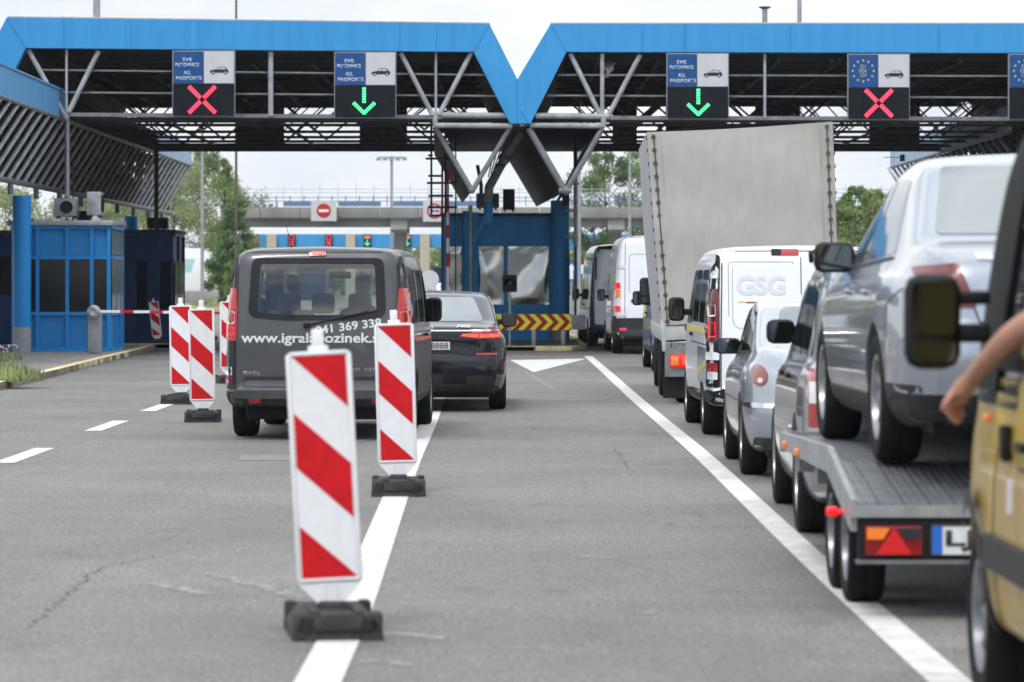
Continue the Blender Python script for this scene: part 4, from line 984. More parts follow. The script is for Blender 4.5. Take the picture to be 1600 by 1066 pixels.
b = MB(); b.tube((0, 0, .35), (0, 0, 2.3), .055, 14)
for k in range(14): b.lathe([(.055, 0), (.062, .01), (.055, .02)], 'Z', 14, Matrix.Translation((0, 0, .45+k*.13)))
obj('pipe', b, M['galv'], root, 50); b = MB(); b.path([(0, 0, .38), (-.01, -.22, .34), (-.04, -.27, .10)], .09, 12); obj('elbow', b, M['galv'], root, 50)
def pole(name, label, p, r, h, m='steel_dark', cat='pole', r2=None):
    o = obj(name, MB().tube((0, 0, 0), (0, 0, h), r, 12, r2), M[m], None, 40, loc=p); tag(o, label, cat); return o
pole('steel_post', 'black square post rising from the dark booth roof to the lattice', (P(243, 0, 87).x, 87.2, 2.86), .055, 2.2)
pole('steel_post', 'thin black post right of the duct on the left booth', (P(121, 0, 79).x, 78.2, 2.9), .02, 1.4)

# barrier with arm
root = thing('barrier', 'grey barrier post with round joint and a horizontal red-white arm', 'barrier', (P(147.5, 0, 73).x, 73.0, .12)); ax = P(147.5, 0, 73).x
b = MB(); b.box((0, .1, .44), (.27, .28, .86), r=.03); b.prism([(-.13, -.05, .80), (.13, -.05, .80), (.05, -.05, .96), (-.05, -.05, .96)], (0, .28, 0)); obj('housing', b, M['grey_paint'], root, 40)
b = MB(); b.lathe([(.001, -.20), (.10, -.20), (.135, -.17), (.14, -.05)], 'Y', 28, Matrix.Translation((0, 0, .86))); b.lathe([(.09, -.202), (.075, -.225), (.04, -.21), (.001, -.21)], 'Y', 20, Matrix.Translation((0, 0, .86))); obj('joint', b, M['galv'], root, 40)
b = MB(); L_a = 2.62; edges_ = [.10, .55, .82, 1.15, 1.42, 1.75, 2.02, 2.35, L_a]
for i in range(8): b.box(((edges_[i]+edges_[i+1])/2, -.14, .865-.004*i), (edges_[i+1]-edges_[i], .05, .055), r=.006, mi=i % 2)
obj('arm', b, [M['plastic_white'], M['sheet_red']], root)
root = thing('barrier', 'raised red-white barrier arm standing upright left of the middle booth', 'barrier', (P(699.5, 0, 84).x, 84, .12)); b = MB(); zz = [.9, 1.5, 2.0, 2.32, 2.62, 2.98, 3.26, 3.66, 3.96]
zz = [EYE-(y-HY)/F*84-.12 for y in (456, 417, 396, 372, 352, 332, 309, 288, 265)]; zz = [.8]+zz
for i in range(9): b.box((0, 0, (zz[i]+zz[i+1])/2), (.07, .05, zz[i+1]-zz[i]), r=.006, mi=(i+1) % 2)
obj('arm', b, [M['sheet_red'], M['plastic_white']][::-1], root); obj('housing', MB().box((0, .05, .43), (.3, .3, .86), r=.03), M['grey_paint'], root, 40)

# ladder frame
root = thing('ladder_frame', 'black steel ladder frame hanging from the canopy left of the middle booth', 'ladder', Q(685, 235, 82)); o0 = Q(685, 235, 82); b = MB()
for x, ya, yb in ((674, 190, 335), (691, 248, 520), (696, 205, 335)): b.tube(Q(x, ya, 82)-o0, Q(x, yb, 82)-o0, .028, 6)
for y, xa, xb in ((243, 669, 676), (248, 665, 702), (275, 669, 691), (286, 667, 712), (306, 670, 708), (324, 669, 714), (337, 671, 690)): b.tube(Q(xa, y, 81.9)-o0, Q(xb, y, 81.9)-o0, .026, 6)
b.tube(Q(712, 210, 82)-o0, Q(712, 520, 82)-o0, .018, 6); obj('rail', b, M['steel_dark'], root)
# pole right of the booth with brackets
root = thing('bracket_pole', 'tall thin pole with two side brackets right of the blue column', 'pole', (P(899, 0, 88).x, 88.2, .12)); b = MB(); z_ = lambda y: EYE-(y-HY)/F*88-.12
b.tube((0, 0, z_(512)), (0, 0, z_(362)), .035, 8); b.tube((.02, 0, z_(385)), (.0, 0, z_(195)), .05, 8, mi=1); obj('shaft', b, [M['galv'], M['steel_dark']], root, 40)
b = MB()
for y in (329, 370): b.tube((0, -.02, z_(y)), (-.24, -.02, z_(y)), .025, 6); b.box((0, -.03, z_(y)), (.10, .10, .12), r=.01)
b.box((0, 0, z_(287)), (.2, .1, .05)); obj('bracket', b, M['galv'], root, 40)

# chevron board on the guard rail
def chevron():
    D = 82.3; X0, X1 = P(766, 0, D).x, P(893, 0, D).x; zb, zt_ = EYE-(516-HY)/F*D, EYE-(491-HY)/F*D
    root = thing('chevron_board', 'yellow and red chevron board on two short posts in front of the middle booth', 'chevron board', (X0, D, .12)); z0 = .12; w = X1-X0
    b = MB(); b.box((w/2, .02, (zb+zt_)/2-z0), (w, .03, zt_-zb)); n = 8; p = w/7.2; h = zt_-zb; mzz = (zb+zt_)/2-z0; tip = h*.48
    for k in range(-1, 8):
        x = k*p-.02; poly = [(x, -h/2), (x+p*.5, -h/2), (x+p*.5+tip, 0), (x+p*.5, h/2), (x, h/2), (x+tip, 0)]
        # clip to the board
        bm = bmesh.new(); f = bm.faces.new([bm.verts.new((u, v, 0)) for u, v in poly])
        for c, nn in (((0, 0, 0), (-1, 0, 0)), ((w, 0, 0), (1, 0, 0))): bmesh.ops.bisect_plane(bm, geom=bm.verts[:]+bm.edges[:]+bm.faces[:], plane_co=c, plane_no=nn, clear_outer=True)
        for f in bm.faces: b.prism([(v.co.x, 0.002, mzz+v.co.y) for v in f.verts], (0, .004, 0), mi=1)
        bm.free()
    obj('striped_face', b, [M['yellow'], M['redchev']], root)
    b = MB()
    for px in (834, 880): b.box((P(px, 0, D).x-X0, .08, (zb-z0)/2+.05), (.10, .06, zb-z0+.15), r=.008)
    obj('post', b, M['galv'], root, 40)
    b = MB(); b.box((w+.17, .06, mzz), (.32, .06, h*.92), r=.012); b.box((w+.10, .02, mzz), (.22, .06, h*.35), r=.01); obj('rail_end', b, M['grey_paint'], root, 40)
chevron()
# traffic light
root = thing('signal_light', 'single-lens black signal light on a thin post in front of the mirrored windows', 'traffic light', (P(796.5, 0, 81.6).x, 81.75, .0)); z_ = lambda y: EYE-(y-HY)/F*81.6
obj('post', MB().tube((0, 0, .1), (0, 0, z_(456)), .028, 10), M['galv'], root, 40)
obj('head', MB().box((0, .05, z_(443)), (.34, .16, .40), r=.04), M['black'], root, 40)
b = MB(); 
for k in range(17):
    a0, a1 = math.pi*(-.1+1.2*k/17), math.pi*(-.1+1.2*(k+1)/17); r_ = .145; p = lambda a, y: Vector((r_*math.cos(a), y, z_(444)+r_*math.sin(a))); b.slab([p(a0, -.04), p(a1, -.04), p(a1, -.24), p(a0, -.24)], .008)
obj('visor', b, M['black'], root, 60); obj('lens', MB().lathe([(.001, -.05), (.10, -.045), (.125, -.03)], 'Y', 24, Matrix.Translation((0, 0, z_(444)))), M['blackgloss'], root, 50)

# ---------------------------------------------------------------- lane signs
CARP = [(-.5, .02), (-.5, .10), (-.47, .155), (-.30, .19), (-.21, .20), (-.10, .325), (-.04, .345), (.26, .345), (.33, .325), (.46, .20), (.49, .16), (.5, .10), (.5, .02)]
def lane_sign(label, xl, xr, yt, ym, yb, split, kind, text, xs):
    D = 77.78 if xl > 765 else fascia_D((xl+xr)/2)-.22; s = D/F
    root = thing('lane_sign', label, 'lane sign', P(xl, ym, D), 0, 'lane signs hanging in the canopy fronts'); X = lambda px: (px-xl)*s; Z = lambda py: (ym-py)*s
    fr = MB(); fr.box((X((xl+xr)/2), .09, Z((yt+yb)/2)), (X(xr)+.03, .10, Z(yt)-Z(yb)+.03)); obj('case', fr, M['grey_paint'], root)
    a = obj('passport_panel', MB().box((X((xl+split)/2), .02, Z((yt+ym)/2)), (X(split)-.02, .04, Z(yt)-Z(ym)-.02)), M['sign_blue'], root)
    c = obj('car_panel', MB().box((X((xr+split)/2), .02, Z((yt+ym)/2)), (X(xr)-X(split)-.02, .04, Z(yt)-Z(ym)-.02)), M['sign_white'], root)
    if text == 'all':
        for t_, y, w_ in (('SVE', 96, 15), ('PUTOVNICE', 104, 37), ('ALL', 116.5, 11.5), ('PASSPORTS', 125, 40)):
            yy = y+(yt-80); xc = xl+22.5 if t_ != 'PASSPORTS' else xl+25
            sign_text('lettering', t_, X(xc-w_/2), Z(yy), w_*s, 5.6*s, -.003, M['text_sign'], a, bold=.004)
    else:
        cx, cz = X((xl+split)/2), Z((yt+ym)/2); b = MB()
        for k in range(12):
            t = math.pi/6*k; px_, pz_ = cx+16.3*s*math.sin(t), cz+16.3*s*math.cos(t); st = []
            for j in range(10): rr = (2.6 if j % 2 == 0 else 1.1)*s; st.append((px_+rr*math.sin(j*math.pi/5), -.003, pz_+rr*math.cos(j*math.pi/5)))
            b.prism(st, (0, .004, 0))
        obj('star', b, M['star'], a)
        for t_, dy, w_ in (('EU', -4.6, 8), ('EEA', 2.4, 12), ('CH', 9.2, 9)): sign_text('lettering', t_, cx-w_/2*s, cz-dy*s, w_*s, 5.4*s, -.003, M['star'], a, bold=.0)
    # car symbol
    cx, cz = X((xr+split)/2+.5), Z(ym-22.5+2); k = 29*s; b = MB(); b.prism([(cx+u*k, -.002, cz+v*k-4*s) for u, v in CARP], (0, .003, 0))
    for wx in (-.33, .33): b.prism([(cx+wx*k+q*.1, 0, 0) for q in (0,)] and [(cx+(wx+.10*math.cos(t_))*k, -.0045, cz-4*s+(.03+.10*math.sin(t_))*k) for t_ in np.linspace(0, 2*math.pi, 15)[:-1]], (0, .002, 0))
    cs = obj('car_symbol', b, M['ink'], c); b = MB()
    for poly in ([(-.17, .21), (-.085, .31), (.03, .315), (.03, .21)], [(.06, .21), (.06, .315), (.25, .315), (.38, .21)]): b.prism([(cx+u*k, -.006, cz+v*k-4*s) for u, v in poly], (0, .003, 0))
    for wx in (-.33, .33): b.prism([(cx+(wx+.05*math.cos(t_))*k, -.0065, cz-4*s+(.03+.05*math.sin(t_))*k) for t_ in np.linspace(0, 2*math.pi, 13)[:-1]], (0, .002, 0))
    obj('car_window', b, M['sign_white'], c)
    sp = obj('signal_panel', MB().box((X((xl+xr)/2), .02, Z((ym+yb)/2)), (X(xr)-.01, .05, Z(ym)-Z(yb)-.01)), M['panel_black'], root)
    cx = X(xs); cz = Z((ym+yb)/2); obj('signal_frame', MB().box((cx, .0, cz), (51*s, .06, Z(ym)-Z(yb)-.03)), M['panel_black'], sp)
    def led(segs, w, m0, m1, name):
        b = MB(); d = MB()
        for (p, q) in segs:
            p, q = Vector((p[0], 0, p[1])), Vector((q[0], 0, q[1])); v = (q-p); L = v.length; v.normalize(); n = Vector((-v.z, 0, v.x)); y = Vector((0, -.036, 0))
            b.prism([p-n*w/2+y, q-n*w/2+y, q+n*w/2+y, p+n*w/2+y], (0, .006, 0))
            nn = int(L/.052)
            for i in range(nn):
                for j in range(-1, 2):
                    c = p+v*(i+.5)*L/nn+n*j*w*.31+y+Vector((0, -.002, 0)); e = .017; d.prism([c-v*e-n*e, c+v*e-n*e, c+v*e+n*e, c-v*e+n*e], (0, .003, 0))
        o = obj(name, b, M[m0], sp); obj(name+'_dots' if False else 'diode', d, M[m1], sp)
    hh = 21*s; g = 2.5*s
    if kind == 'X': led([((cx+a_*g, cz+b_*g), (cx+a_*hh, cz+b_*hh)) for a_ in (-1, 1) for b_ in (-1, 1)], 6.2*s, 'led_redbase', 'led_red', 'cross_signal')
    else: led([((cx, cz+22*s), (cx, cz-3*s)), ((cx-17*s, cz-2*s), (cx+1*s, cz-19.5*s)), ((cx+17*s, cz-2*s), (cx-1*s, cz-19.5*s))], 5.0*s, 'led_greenbase', 'led_green', 'arrow_signal')
lane_sign('left lane sign SVE PUTOVNICE ALL PASSPORTS with red cross, leftmost of the five', 270, 366, 80, 131, 181, 318, 'X', 'all', 316)
lane_sign('lane sign SVE PUTOVNICE ALL PASSPORTS with green arrow, second from the left', 523, 618, 82, 133.5, 183.5, 571, 'A', 'all', 569)
lane_sign('lane sign SVE PUTOVNICE ALL PASSPORTS with green arrow above the tarpaulin truck', 1042.5, 1138, 84, 136, 185, 1089, 'A', 'all', 1091)
lane_sign('lane sign EU EEA CH with ring of stars and red cross, right of the truck', 1325.5, 1421, 85, 137, 186, 1372, 'X', 'eu', 1373)
lane_sign('lane sign EU EEA CH cut off by the right edge of the frame', 1577, 1672, 85, 137, 186, 1624, 'X', 'eu', 1625)
# CCTV camera
root = thing('security_camera', 'white security camera under the right canopy beside its first post', 'camera', Q(950, 108, 79)); b = MB(); rt = Matrix.Rotation(R(28), 4, 'X') @ Matrix.Rotation(R(-25), 4, 'Z'); b.box((0, 0, 0), (.17, .30, .14), rot=rt, r=.03); b.box((0, .05, .085), (.20, .36, .015), rot=rt); obj('housing', b, M['plastic_white'], root, 40)
obj('lens', MB().ball(rt @ Vector((0, -.155, 0)), .045), M['blackgloss'], root, 50); obj('bracket', MB().path([(0, .05, -.05), (0, .1, -.16), (-.1, .2, -.16)], .025), M['plastic_white'], root, 50)
root = thing('security_camera', 'small pale camera under the right canopy left of the star sign', 'camera', Q(1302, 98, 80)); obj('housing', MB().box((0, 0, 0), (.10, .2, .12), r=.02), M['plastic_white'], root, 40); obj('bracket', MB().box((0, .05, .1), (.22, .1, .06), r=.01), M['steel_dark'], root, 40)
# roof vents, flue, masts above the roof
for px, py, lab in ((105, 28, 'small conical roof vent near the left end of the left canopy'), (696, 36.5, 'small conical roof vent near the right end of the left canopy')):
    root = thing('roof_vent', lab, 'roof vent', Q(px, py+1, 84)); obj('cap', MB().lathe([(.001, .11), (.06, .08), (.12, .03), (.11, .025)], 'Z', 18), M['plastic_white'], root, 60); obj('collar', MB().lathe([(.14, -.3), (.14, .04)], 'Z', 18), M['galv'], root, 60)
z = P(1195, 38, 84); root = thing('flue', 'galvanised flue pipe with a flat cap above the right canopy', 'flue', z); obj('pipe', MB().tube((0, 0, -.4), (0, 0, .36), .065, 14), M['galv'], root, 40); obj('cap', MB().lathe([(.001, .44), (.15, .41), (.14, .39), (.07, .36)], 'Z', 16), M['galv'], root, 60)
def mast(label, px, D, r, top, m='truss_light', head=False, base=0):
    root = thing('lamp_mast', label, 'lamp post', (P(px, 0, D).x, D, base)); obj('shaft', MB().tube((0, 0, 0), (0, 0, top), r, 12, r*.7), M[m], root, 40)
    if head:
        b = MB(); b.box((0, 0, top-.1), (1.9, .3, .10))
        for k in range(5): b.box((-.85+k*.42, -.1, top-.22), (.30, .3, .14), r=.03)
        obj('floodlight', b, M['grey_paint'], root, 40)
mast('grey lamp mast rising behind the left canopy roof', 151, 130, .17, 16); mast('grey lamp mast rising behind the right canopy roof', 1249, 120, .10, 14)
mast('pale lamp mast in front of the left trees', 316, 140, .075, 9, 'galv'); mast('thin rusty-brown mast left of the grey van roof', 369, 120, .05, 12, 'trunk')
bpy.data.objects['shaft.003'] if False else None
mast('floodlight mast standing behind the concrete bridge', 612, 230, .12, EYE+196/F*230, 'grey_paint', True)
mast('pale mast right of the bracket pole, before the right trees', 905, 150, .085, 10, 'galv'); mast('slim lamp post left of the high-roof van', 984, 150, .07, 8, 'galv')
# hanging badge on the pale right canopy
b = MB(); b.box((0, 0, 0), (.26, .06, .20)); b.tube((-.6, .05, .02), (1.9, .05, .03), .012, 5); b.tube((1.35, .05, -.2), (1.35, .05, .4), .012, 5)
o = obj('small_black_lamp', b, M['black'], None, loc=Q(1413, 247, 106)); tag(o, 'small black box lamp on a thin rail against the pale blue canopy edge', 'lamp')

# ---------------------------------------------------------------- bridge with railings
def bridge():
    D = 200.0; z = lambda py: EYE-(py-HY)/F*D; X0, X1 = -16.2, 60
    root = thing('footbridge', 'grey concrete road bridge crossing behind the canopies', 'bridge', (0, D, 0))
    b = MB(); n = 34
    for k in range(n): xa = X0+(X1-X0)*k/n; b.box((xa+(X1-X0)/n/2, 0, (z(324)+z(341))/2), ((X1-X0)/n-.03, .5, z(324)-z(341)), r=.02)
    b.box(((X0+X1)/2, 4, (z(336)+z(352))/2), (X1-X0, 6.5, z(336)-z(352)-.1)); b.box(((X0+X1)/2, .7, z(348)), (X1-X0, .6, .5)); obj('deck', b, M['concrete'], root, 30)
    for px in (623, 963, 1220):
        x = P(px, 0, D).x; b = MB(); b.box((x, 3.2, z(345)-.2), (.9, 5.4, .9), r=.03); b.tube((x, 3.2, 0), (x, 3.2, z(350)), .36, 20); b.box((x, .4, z(346)), (.95, .7, .95), r=.02); obj('pier', b, M['concrete_light'], root, 40)
    b = MB(); g = MB()
    for k in range(150):
        x = X0+k*.78; 
        if x > X1: break
        b.box((x, .0, z(314)), (.06, .05, z(306)-z(322)), r=0)
    for py in (309, 314.5): b.box(((X0+X1)/2, -.02, z(py)), (X1-X0, .04, .04))
    for a in range(4):
        x = P(448+a*86, 0, D).x; b.box((x+1, .02, z(319)), (2.4, .03, .26))
    obj('blue_railing', b, M['rail_blue'], root)
    for k in range(110):
        x = X0+k*1.05
        if x > X1: break
        g.box((x, 6.0, z(300)), (.035, .04, z(291)-z(322)))
    for py in (291.5, 297): g.box(((X0+X1)/2, 6.0, z(py)), (X1-X0, .04, .035))
    obj('upper_railing', g, M['rail_grey'], root)
bridge()
def round_sign(name, label, c, w, h, ring):
    root = thing(name, label, 'road sign', c); obj('board', MB().box((0, 0, 0), (w, .06, h), r=.01), M['sign_white'], root)
    if ring == 'noentry':
        obj('disc', MB().prism([(x, -.04, zz) for x, zz in circle(0, .02, h*.36, 32)], (0, .012, 0)), M['redchev'], root); obj('bar', MB().box((0, -.045, .02), (h*.50, .012, h*.13)), M['sheet_white'], root)
    else:
        obj('disc', MB().prism([(x, -.04, zz) for x, zz in circle(0, .0, h*.36, 32)], (0, .012, 0)), M['redchev'], root); obj('centre', MB().prism([(x, -.05, zz) for x, zz in circle(0, .0, h*.27, 32)], (0, .012, 0)), M['sign_white'], root)
        obj('symbol', MB().box((-.12, -.055, 0), (.22, .012, .09)).box((.14, -.055, 0), (.2, .012, .09)), M['ink'], root)
round_sign('no_entry_sign', 'grey board with red no-entry disc mounted on the bridge', P(506, 330, 199.5), 1.44, 1.12, 'noentry')
round_sign('round_road_sign', 'board with a red-ringed round sign on the bridge behind the ladder', P(679, 330, 199.5), 1.3, 1.2, 'ring')

# ---------------------------------------------------------------- far toll plaza
def far_plaza():
    D = 300.0; z = lambda py: EYE-(py-HY)/F*D; X = lambda px: P(px, 0, D).x
    root = thing('far_canopy', 'distant long blue canopy of the second checkpoint beyond the bridge', 'canopy', (0, D, 0))
    b = MB(); b.box(((X(330)+X(1100))/2, 2, (z(366)+z(387))/2), (X(1100)-X(330), 4, z(366)-z(387))); obj('fascia', b, M['fascia'], root)
    b = MB()
    for px in (425, 548, 664, 765, 880): b.box((X(px), -.3, z(366)/2), (.8, .8, z(366)-.05)); 
    obj_split('pillar', b, mat('sand_pillar', (.42, .37, .27), .8), root)
    b = MB()
    for px in (485, 610, 700, 915): b.box((X(px), 3.5, 1.4), (2.4, 3, 2.8), r=.05)
    obj_split('booth', b, M['booth_dark'], root, 40)
    for px, kind in ((398, 'X'), (456, 'X'), (514, 'X'), (574, 'A'), (636, 'A')):
        r2 = thing('far_lane_signal', {398: 'far red cross signal nearest the left trees', 456: 'far red cross signal, second from the left on the distant canopy', 514: 'far red cross signal left of the green arrows', 574: 'far green arrow signal, left one', 636: 'far green arrow signal, right one under an orange light'}[px], 'lane signal', (X(px), D-.3, z(376)), 0, 'lane signals on the distant canopy')
        obj('case', MB().box((0, .1, 0), (.62, .2, 1.05), r=.02), M['panel_black'], r2)
        b = MB()
        if kind == 'X':
            b.box((0, -.02, -.24), (.10, .02, .55), rot=Matrix.Rotation(R(45), 4, 'Y')); b.box((0, -.025, -.24), (.10, .02, .55), rot=Matrix.Rotation(R(-45), 4, 'Y')); b.lathe([(.16, 0), (.16, .02), (.24, .02), (.24, 0)], 'Y', 20, Matrix.Translation((0, -.03, .25))); obj('lamp', b, M['led_far_red'], r2)
        else:
            b.box((0, -.02, -.15), (.10, .02, .45)); b.box((-.1, -.025, -.32), (.09, .02, .34), rot=Matrix.Rotation(R(-45), 4, 'Y')); b.box((.1, -.025, -.32), (.09, .02, .34), rot=Matrix.Rotation(R(45), 4, 'Y')); obj('lamp', b, M['led_far_green'], r2); obj('text_lamp', MB().box((0, -.02, .28), (.5, .02, .25)), M['amber'], r2)
far_plaza()
def far_vehicle(label, px, D, w, h, L, paint):
    root, B = car('distant_car', label, P(px, 0, D).x, D, 0, M[paint], L, w, h, [(0, h*.66), (.5, h*.70), (.9, h*.95), (2.2, h), (3, h*.68), (L, h*.5)], [(0, h*.6), (L, h*.45)], None, wy=(.8, L-.8), wr=.3, rw=roundpoly([(-w*.36, h*.72), (w*.36, h*.72), (w*.3, h*.92), (-w*.3, h*.92)], .03))
    return root
far_vehicle('distant white car beyond the black saloon, near the far checkpoint', 664, 175, 1.8, 1.5, 4.2, 'p_white')
far_vehicle('distant silver car seen between the grey van and the middle booth', 684, 215, 1.8, 1.5, 4.2, 'p_silver')
far_vehicle('white car parked between the two left booths, showing one side', 183, 90.5, 1.8, 1.75, 4.4, 'p_white')
def disc_sign(label, px, py, D, r, m, h):
    root = thing('round_road_sign', label, 'road sign', (P(px, 0, D).x, D, 0)); zc = EYE-(py-HY)/F*D
    obj('disc', MB().prism([(x, 0, zz) for x, zz in circle(0, zc, r, 28)], (0, .03, 0)), M[m], root); obj('post', MB().tube((0, .06, 0), (0, .06, zc), .04, 8), M['galv'], root, 40)
    if m == 'plate_blue': obj('arrow', MB().prism([(x, -.02, zc+zz) for x, zz in ((-.07, -.3), (.07, -.3), (.07, .08), (.2, .08), (0, .35), (-.2, .08), (-.07, .08))], (0, .015, 0)), M['sheet_white'], root)
    elif m == 'redchev': obj('centre', MB().prism([(x, -.02, zz) for x, zz in circle(0, zc, r*.7, 24)], (0, .015, 0)), M['sheet_white'], root)
disc_sign('blue round sign with white arrow right of the middle booth', 893, 425, 150, .38, 'plate_blue', 0)
disc_sign('grey back of a round sign between the grey van and the middle booth', 671, 437, 150, .40, 'sign_white', 0)
disc_sign('red-ringed round sign beside the blue arrow sign', 911, 421, 170, .32, 'redchev', 0)
disc_sign('small blue round sign at the left of the grey round sign back', 652, 428, 170, .28, 'plate_blue', 0)

# white trailer far left
root = thing('semi_trailer', 'distant white lorry trailer with slanting teal print before the left trees', 'lorry trailer', (P(301, 0, 275).x, 275, 0)); zf = lambda py: EYE-(py-HY)/F*275; w_ = 1.28
obj('box', MB().box((0, 6, (zf(388)+zf(459))/2), (2.56, 12, zf(388)-zf(459)), r=.04), M['p_white'], root, 40)
b = MB()
for k in range(7): b.prism([(x+k*.16-1.2, -.012, zz) for x, zz in ((0, 2.3), (.09, 2.3), (.40, 3.35), (.31, 3.35))], (0, .006, 0))
obj('teal_print', b, M['teal'], root); obj('rear_frame', MB().box((0, -.02, .72), (2.5, .1, .3), r=.02), M['steel_dark'], root, 40)
for x in (-1.05, 1.05): wheel(root, x, 1.4, .5, .35, 8); wheel(root, x, 2.8, .5, .35, 8)

# ---------------------------------------------------------------- trees, hill, verge
def tree(label, X, D, h, r, m, seed, n=4200, name='tree', grp='trees behind the checkpoint', z0f=.16, leaf=.20, narrow=1., base=0.):
    rr = random.Random(seed); root = thing(name, label, 'tree', (X, D, base), 0, grp)
    b = MB(); top = Vector((rr.uniform(-.3, .3), 0, h*.86)); b.tube((0, 0, 0), (0, 0, h*.35), .16, 8, .12); b.tube((0, 0, h*.35), top, .12, 8, .03)
    ends = []
    for k in range(24):
        t = rr.uniform(z0f, .93); a = rr.uniform(0, 6.28); prof = math.sin(math.pi*min(1, (t-z0f+.12)/(1.1-z0f)))**.8; q = r*prof*rr.uniform(.45, 1.05)*narrow
        p = Vector((0, 0, h*t*.9)); e = Vector((math.cos(a)*q, math.sin(a)*q, h*t+q*.35)); b.tube(p, e, .05, 5, .012); ends.append((e, r*rr.uniform(.16, .34)*(.6+.6*prof)))
    ends.append((top, r*.22)); ends.append((Vector((0, 0, h*.96)), r*.14)); obj('trunk', b, M['trunk'], root, 60)
    vs, fs = [], []; cnt = n//len(ends)
    for e, cr in ends:
        for _ in range(cnt):
            d = Vector((rr.gauss(0, 1), rr.gauss(0, 1), rr.gauss(0, .75))); d = d.normalized()*cr*(rr.random()**.45)*rr.choice((1, 1, 1.25)); c = e+d; s = leaf*rr.uniform(.5, 1.3)
            u = Vector((rr.gauss(0, 1), rr.gauss(0, 1), rr.gauss(0, 1))).normalized(); v = u.orthogonal().normalized(); v = (Matrix.Rotation(rr.uniform(0, 6.28), 3, u) @ v)
            wv = u.cross(v); i = len(vs); vs += [c-v*s*.5, c+wv*s*.28, c+v*s*.5, c-wv*s*.28]; fs.append((i, i+1, i+2, i+3))
    me = bpy.data.meshes.new('crown'); me.from_pydata([tuple(v) for v in vs], [], fs); obj('crown', me, M[m], root)
TR = [('tall airy tree left of the white lorry trailer under the side canopy', 272, 300, 12.4, 5.0, 'leaf_c', .26), ('tall pale tree right of the grey mast in the left tree group', 350, 188, 8.2, 1.6, 'leaf_a', .13), ('dense tree at the right end of the left tree group, by the grey van', 370, 183, 5.9, 1.25, 'leaf_b', .13),
      ('bushy tree behind the lorry trailer', 314, 312, 13.2, 4.8, 'leaf_a', .27), ('dense low tree between the mast and the bridge end', 358, 178, 4.2, 1.0, 'leaf_b', .13), ('pale tree seen through the left booth gap', 225, 305, 9.6, 4.5, 'leaf_c', .2), ('low shrub at the foot of the left tree group beside the verge', 384, 176, 2.9, 1.2, 'leaf_a', .12),
      ('tree seen left of the light blue booth roof', 105, 300, 8.8, 5, 'leaf_c', .2), ('tree seen at the far left edge behind the columns', 12, 300, 9.5, 5, 'leaf_c', .2), ('tree seen between the roof duct and the grey air conditioner', 160, 310, 9, 5, 'leaf_a', .2)]
for i, (lab, px, D, h, r, m, lf) in enumerate(TR): tree(lab, P(px, 0, D).x, D, h, r, m, 100+i, 10500, leaf=lf*1.15, z0f=.08)
TR = [('tall loose tree left of the high-roof van above the bridge', 950, 240, 10.4, 3.3, 'leaf_b'), ('pale tree touching the tarpaulin truck above the bridge', 990, 246, 10.8, 3.2, 'leaf_c'), ('small tree low behind the bridge deck right of the booth', 925, 236, 6.6, 2.0, 'leaf_b'),
      ('spiky-topped tree right of the tarpaulin truck', 1332, 200, 7.0, 1.7, 'leaf_b'), ('bushy olive tree right of the truck', 1322, 190, 5.6, 1.8, 'leaf_a'), ('broad tree behind the trailer saloon window', 1372, 196, 6.6, 2.4, 'leaf_a'), ('pale low bush right of the truck corner', 1318, 170, 3.6, 1.2, 'leaf_c'),
      ('rounded tree partly behind the silver saloon roof', 1412, 205, 6.9, 2.2, 'leaf_a')]
for i, (lab, px, D, h, r, m) in enumerate(TR): tree(lab, P(px, 0, D).x, D, h, r, m, 200+i, 11000, leaf=.21, z0f=.10)
# far wood beyond the second checkpoint and a hill
rr = random.Random(5); vs, fs = [], []
for k in range(16000):
    x = rr.uniform(-75, 75); t = abs(math.sin(x*.13)*.5+math.sin(x*.31+1)*.3+math.sin(x*.05)*.6); c = Vector((x, 430+rr.uniform(-5, 5), rr.uniform(0, 4.6+2.2*t)*rr.random()**.3)); s = rr.uniform(.4, .9); u = Vector((rr.gauss(0, 1), rr.gauss(0, 1), rr.gauss(0, 1))).normalized(); v = u.orthogonal().normalized(); w_ = u.cross(v); i = len(vs)
    vs += [c-v*s, c+w_*s*.7, c+v*s, c-w_*s*.7]; fs.append((i, i+1, i+2, i+3))
me = bpy.data.meshes.new('w'); me.from_pydata([tuple(v) for v in vs], [], fs); tag(obj('distant_wood', me, M['leaf_c']), 'hazy strip of woodland behind the far checkpoint', 'woodland', kind='stuff')
b = MB(); pts = []
n = 60; bm = b.b; rows = []
for j in range(9):
    row = []
    for i in range(n+1):
        x = 360+1800*i/n; y = 5000+j*110; prof = math.sin(math.pi*j/8)*math.sin(math.pi*min(1, .12+i/n)*.98)**.35; hgt = 2.3*(54+7*math.sin(i*.6)+4*math.sin(i*1.7+1)+12*math.exp(-((x-580)/110)**2))*prof; row.append(bm.verts.new((x, y, hgt-2)))
    rows.append(row)
for a, c in zip(rows[:-1], rows[1:]):
    for i in range(n): bm.faces.new((a[i], a[i+1], c[i+1], c[i]))
tag(obj('hill', b, mat('hill_forest', (.05, .085, .045), .95, noise=.4, nscale=.01), None, 80), kind='structure')
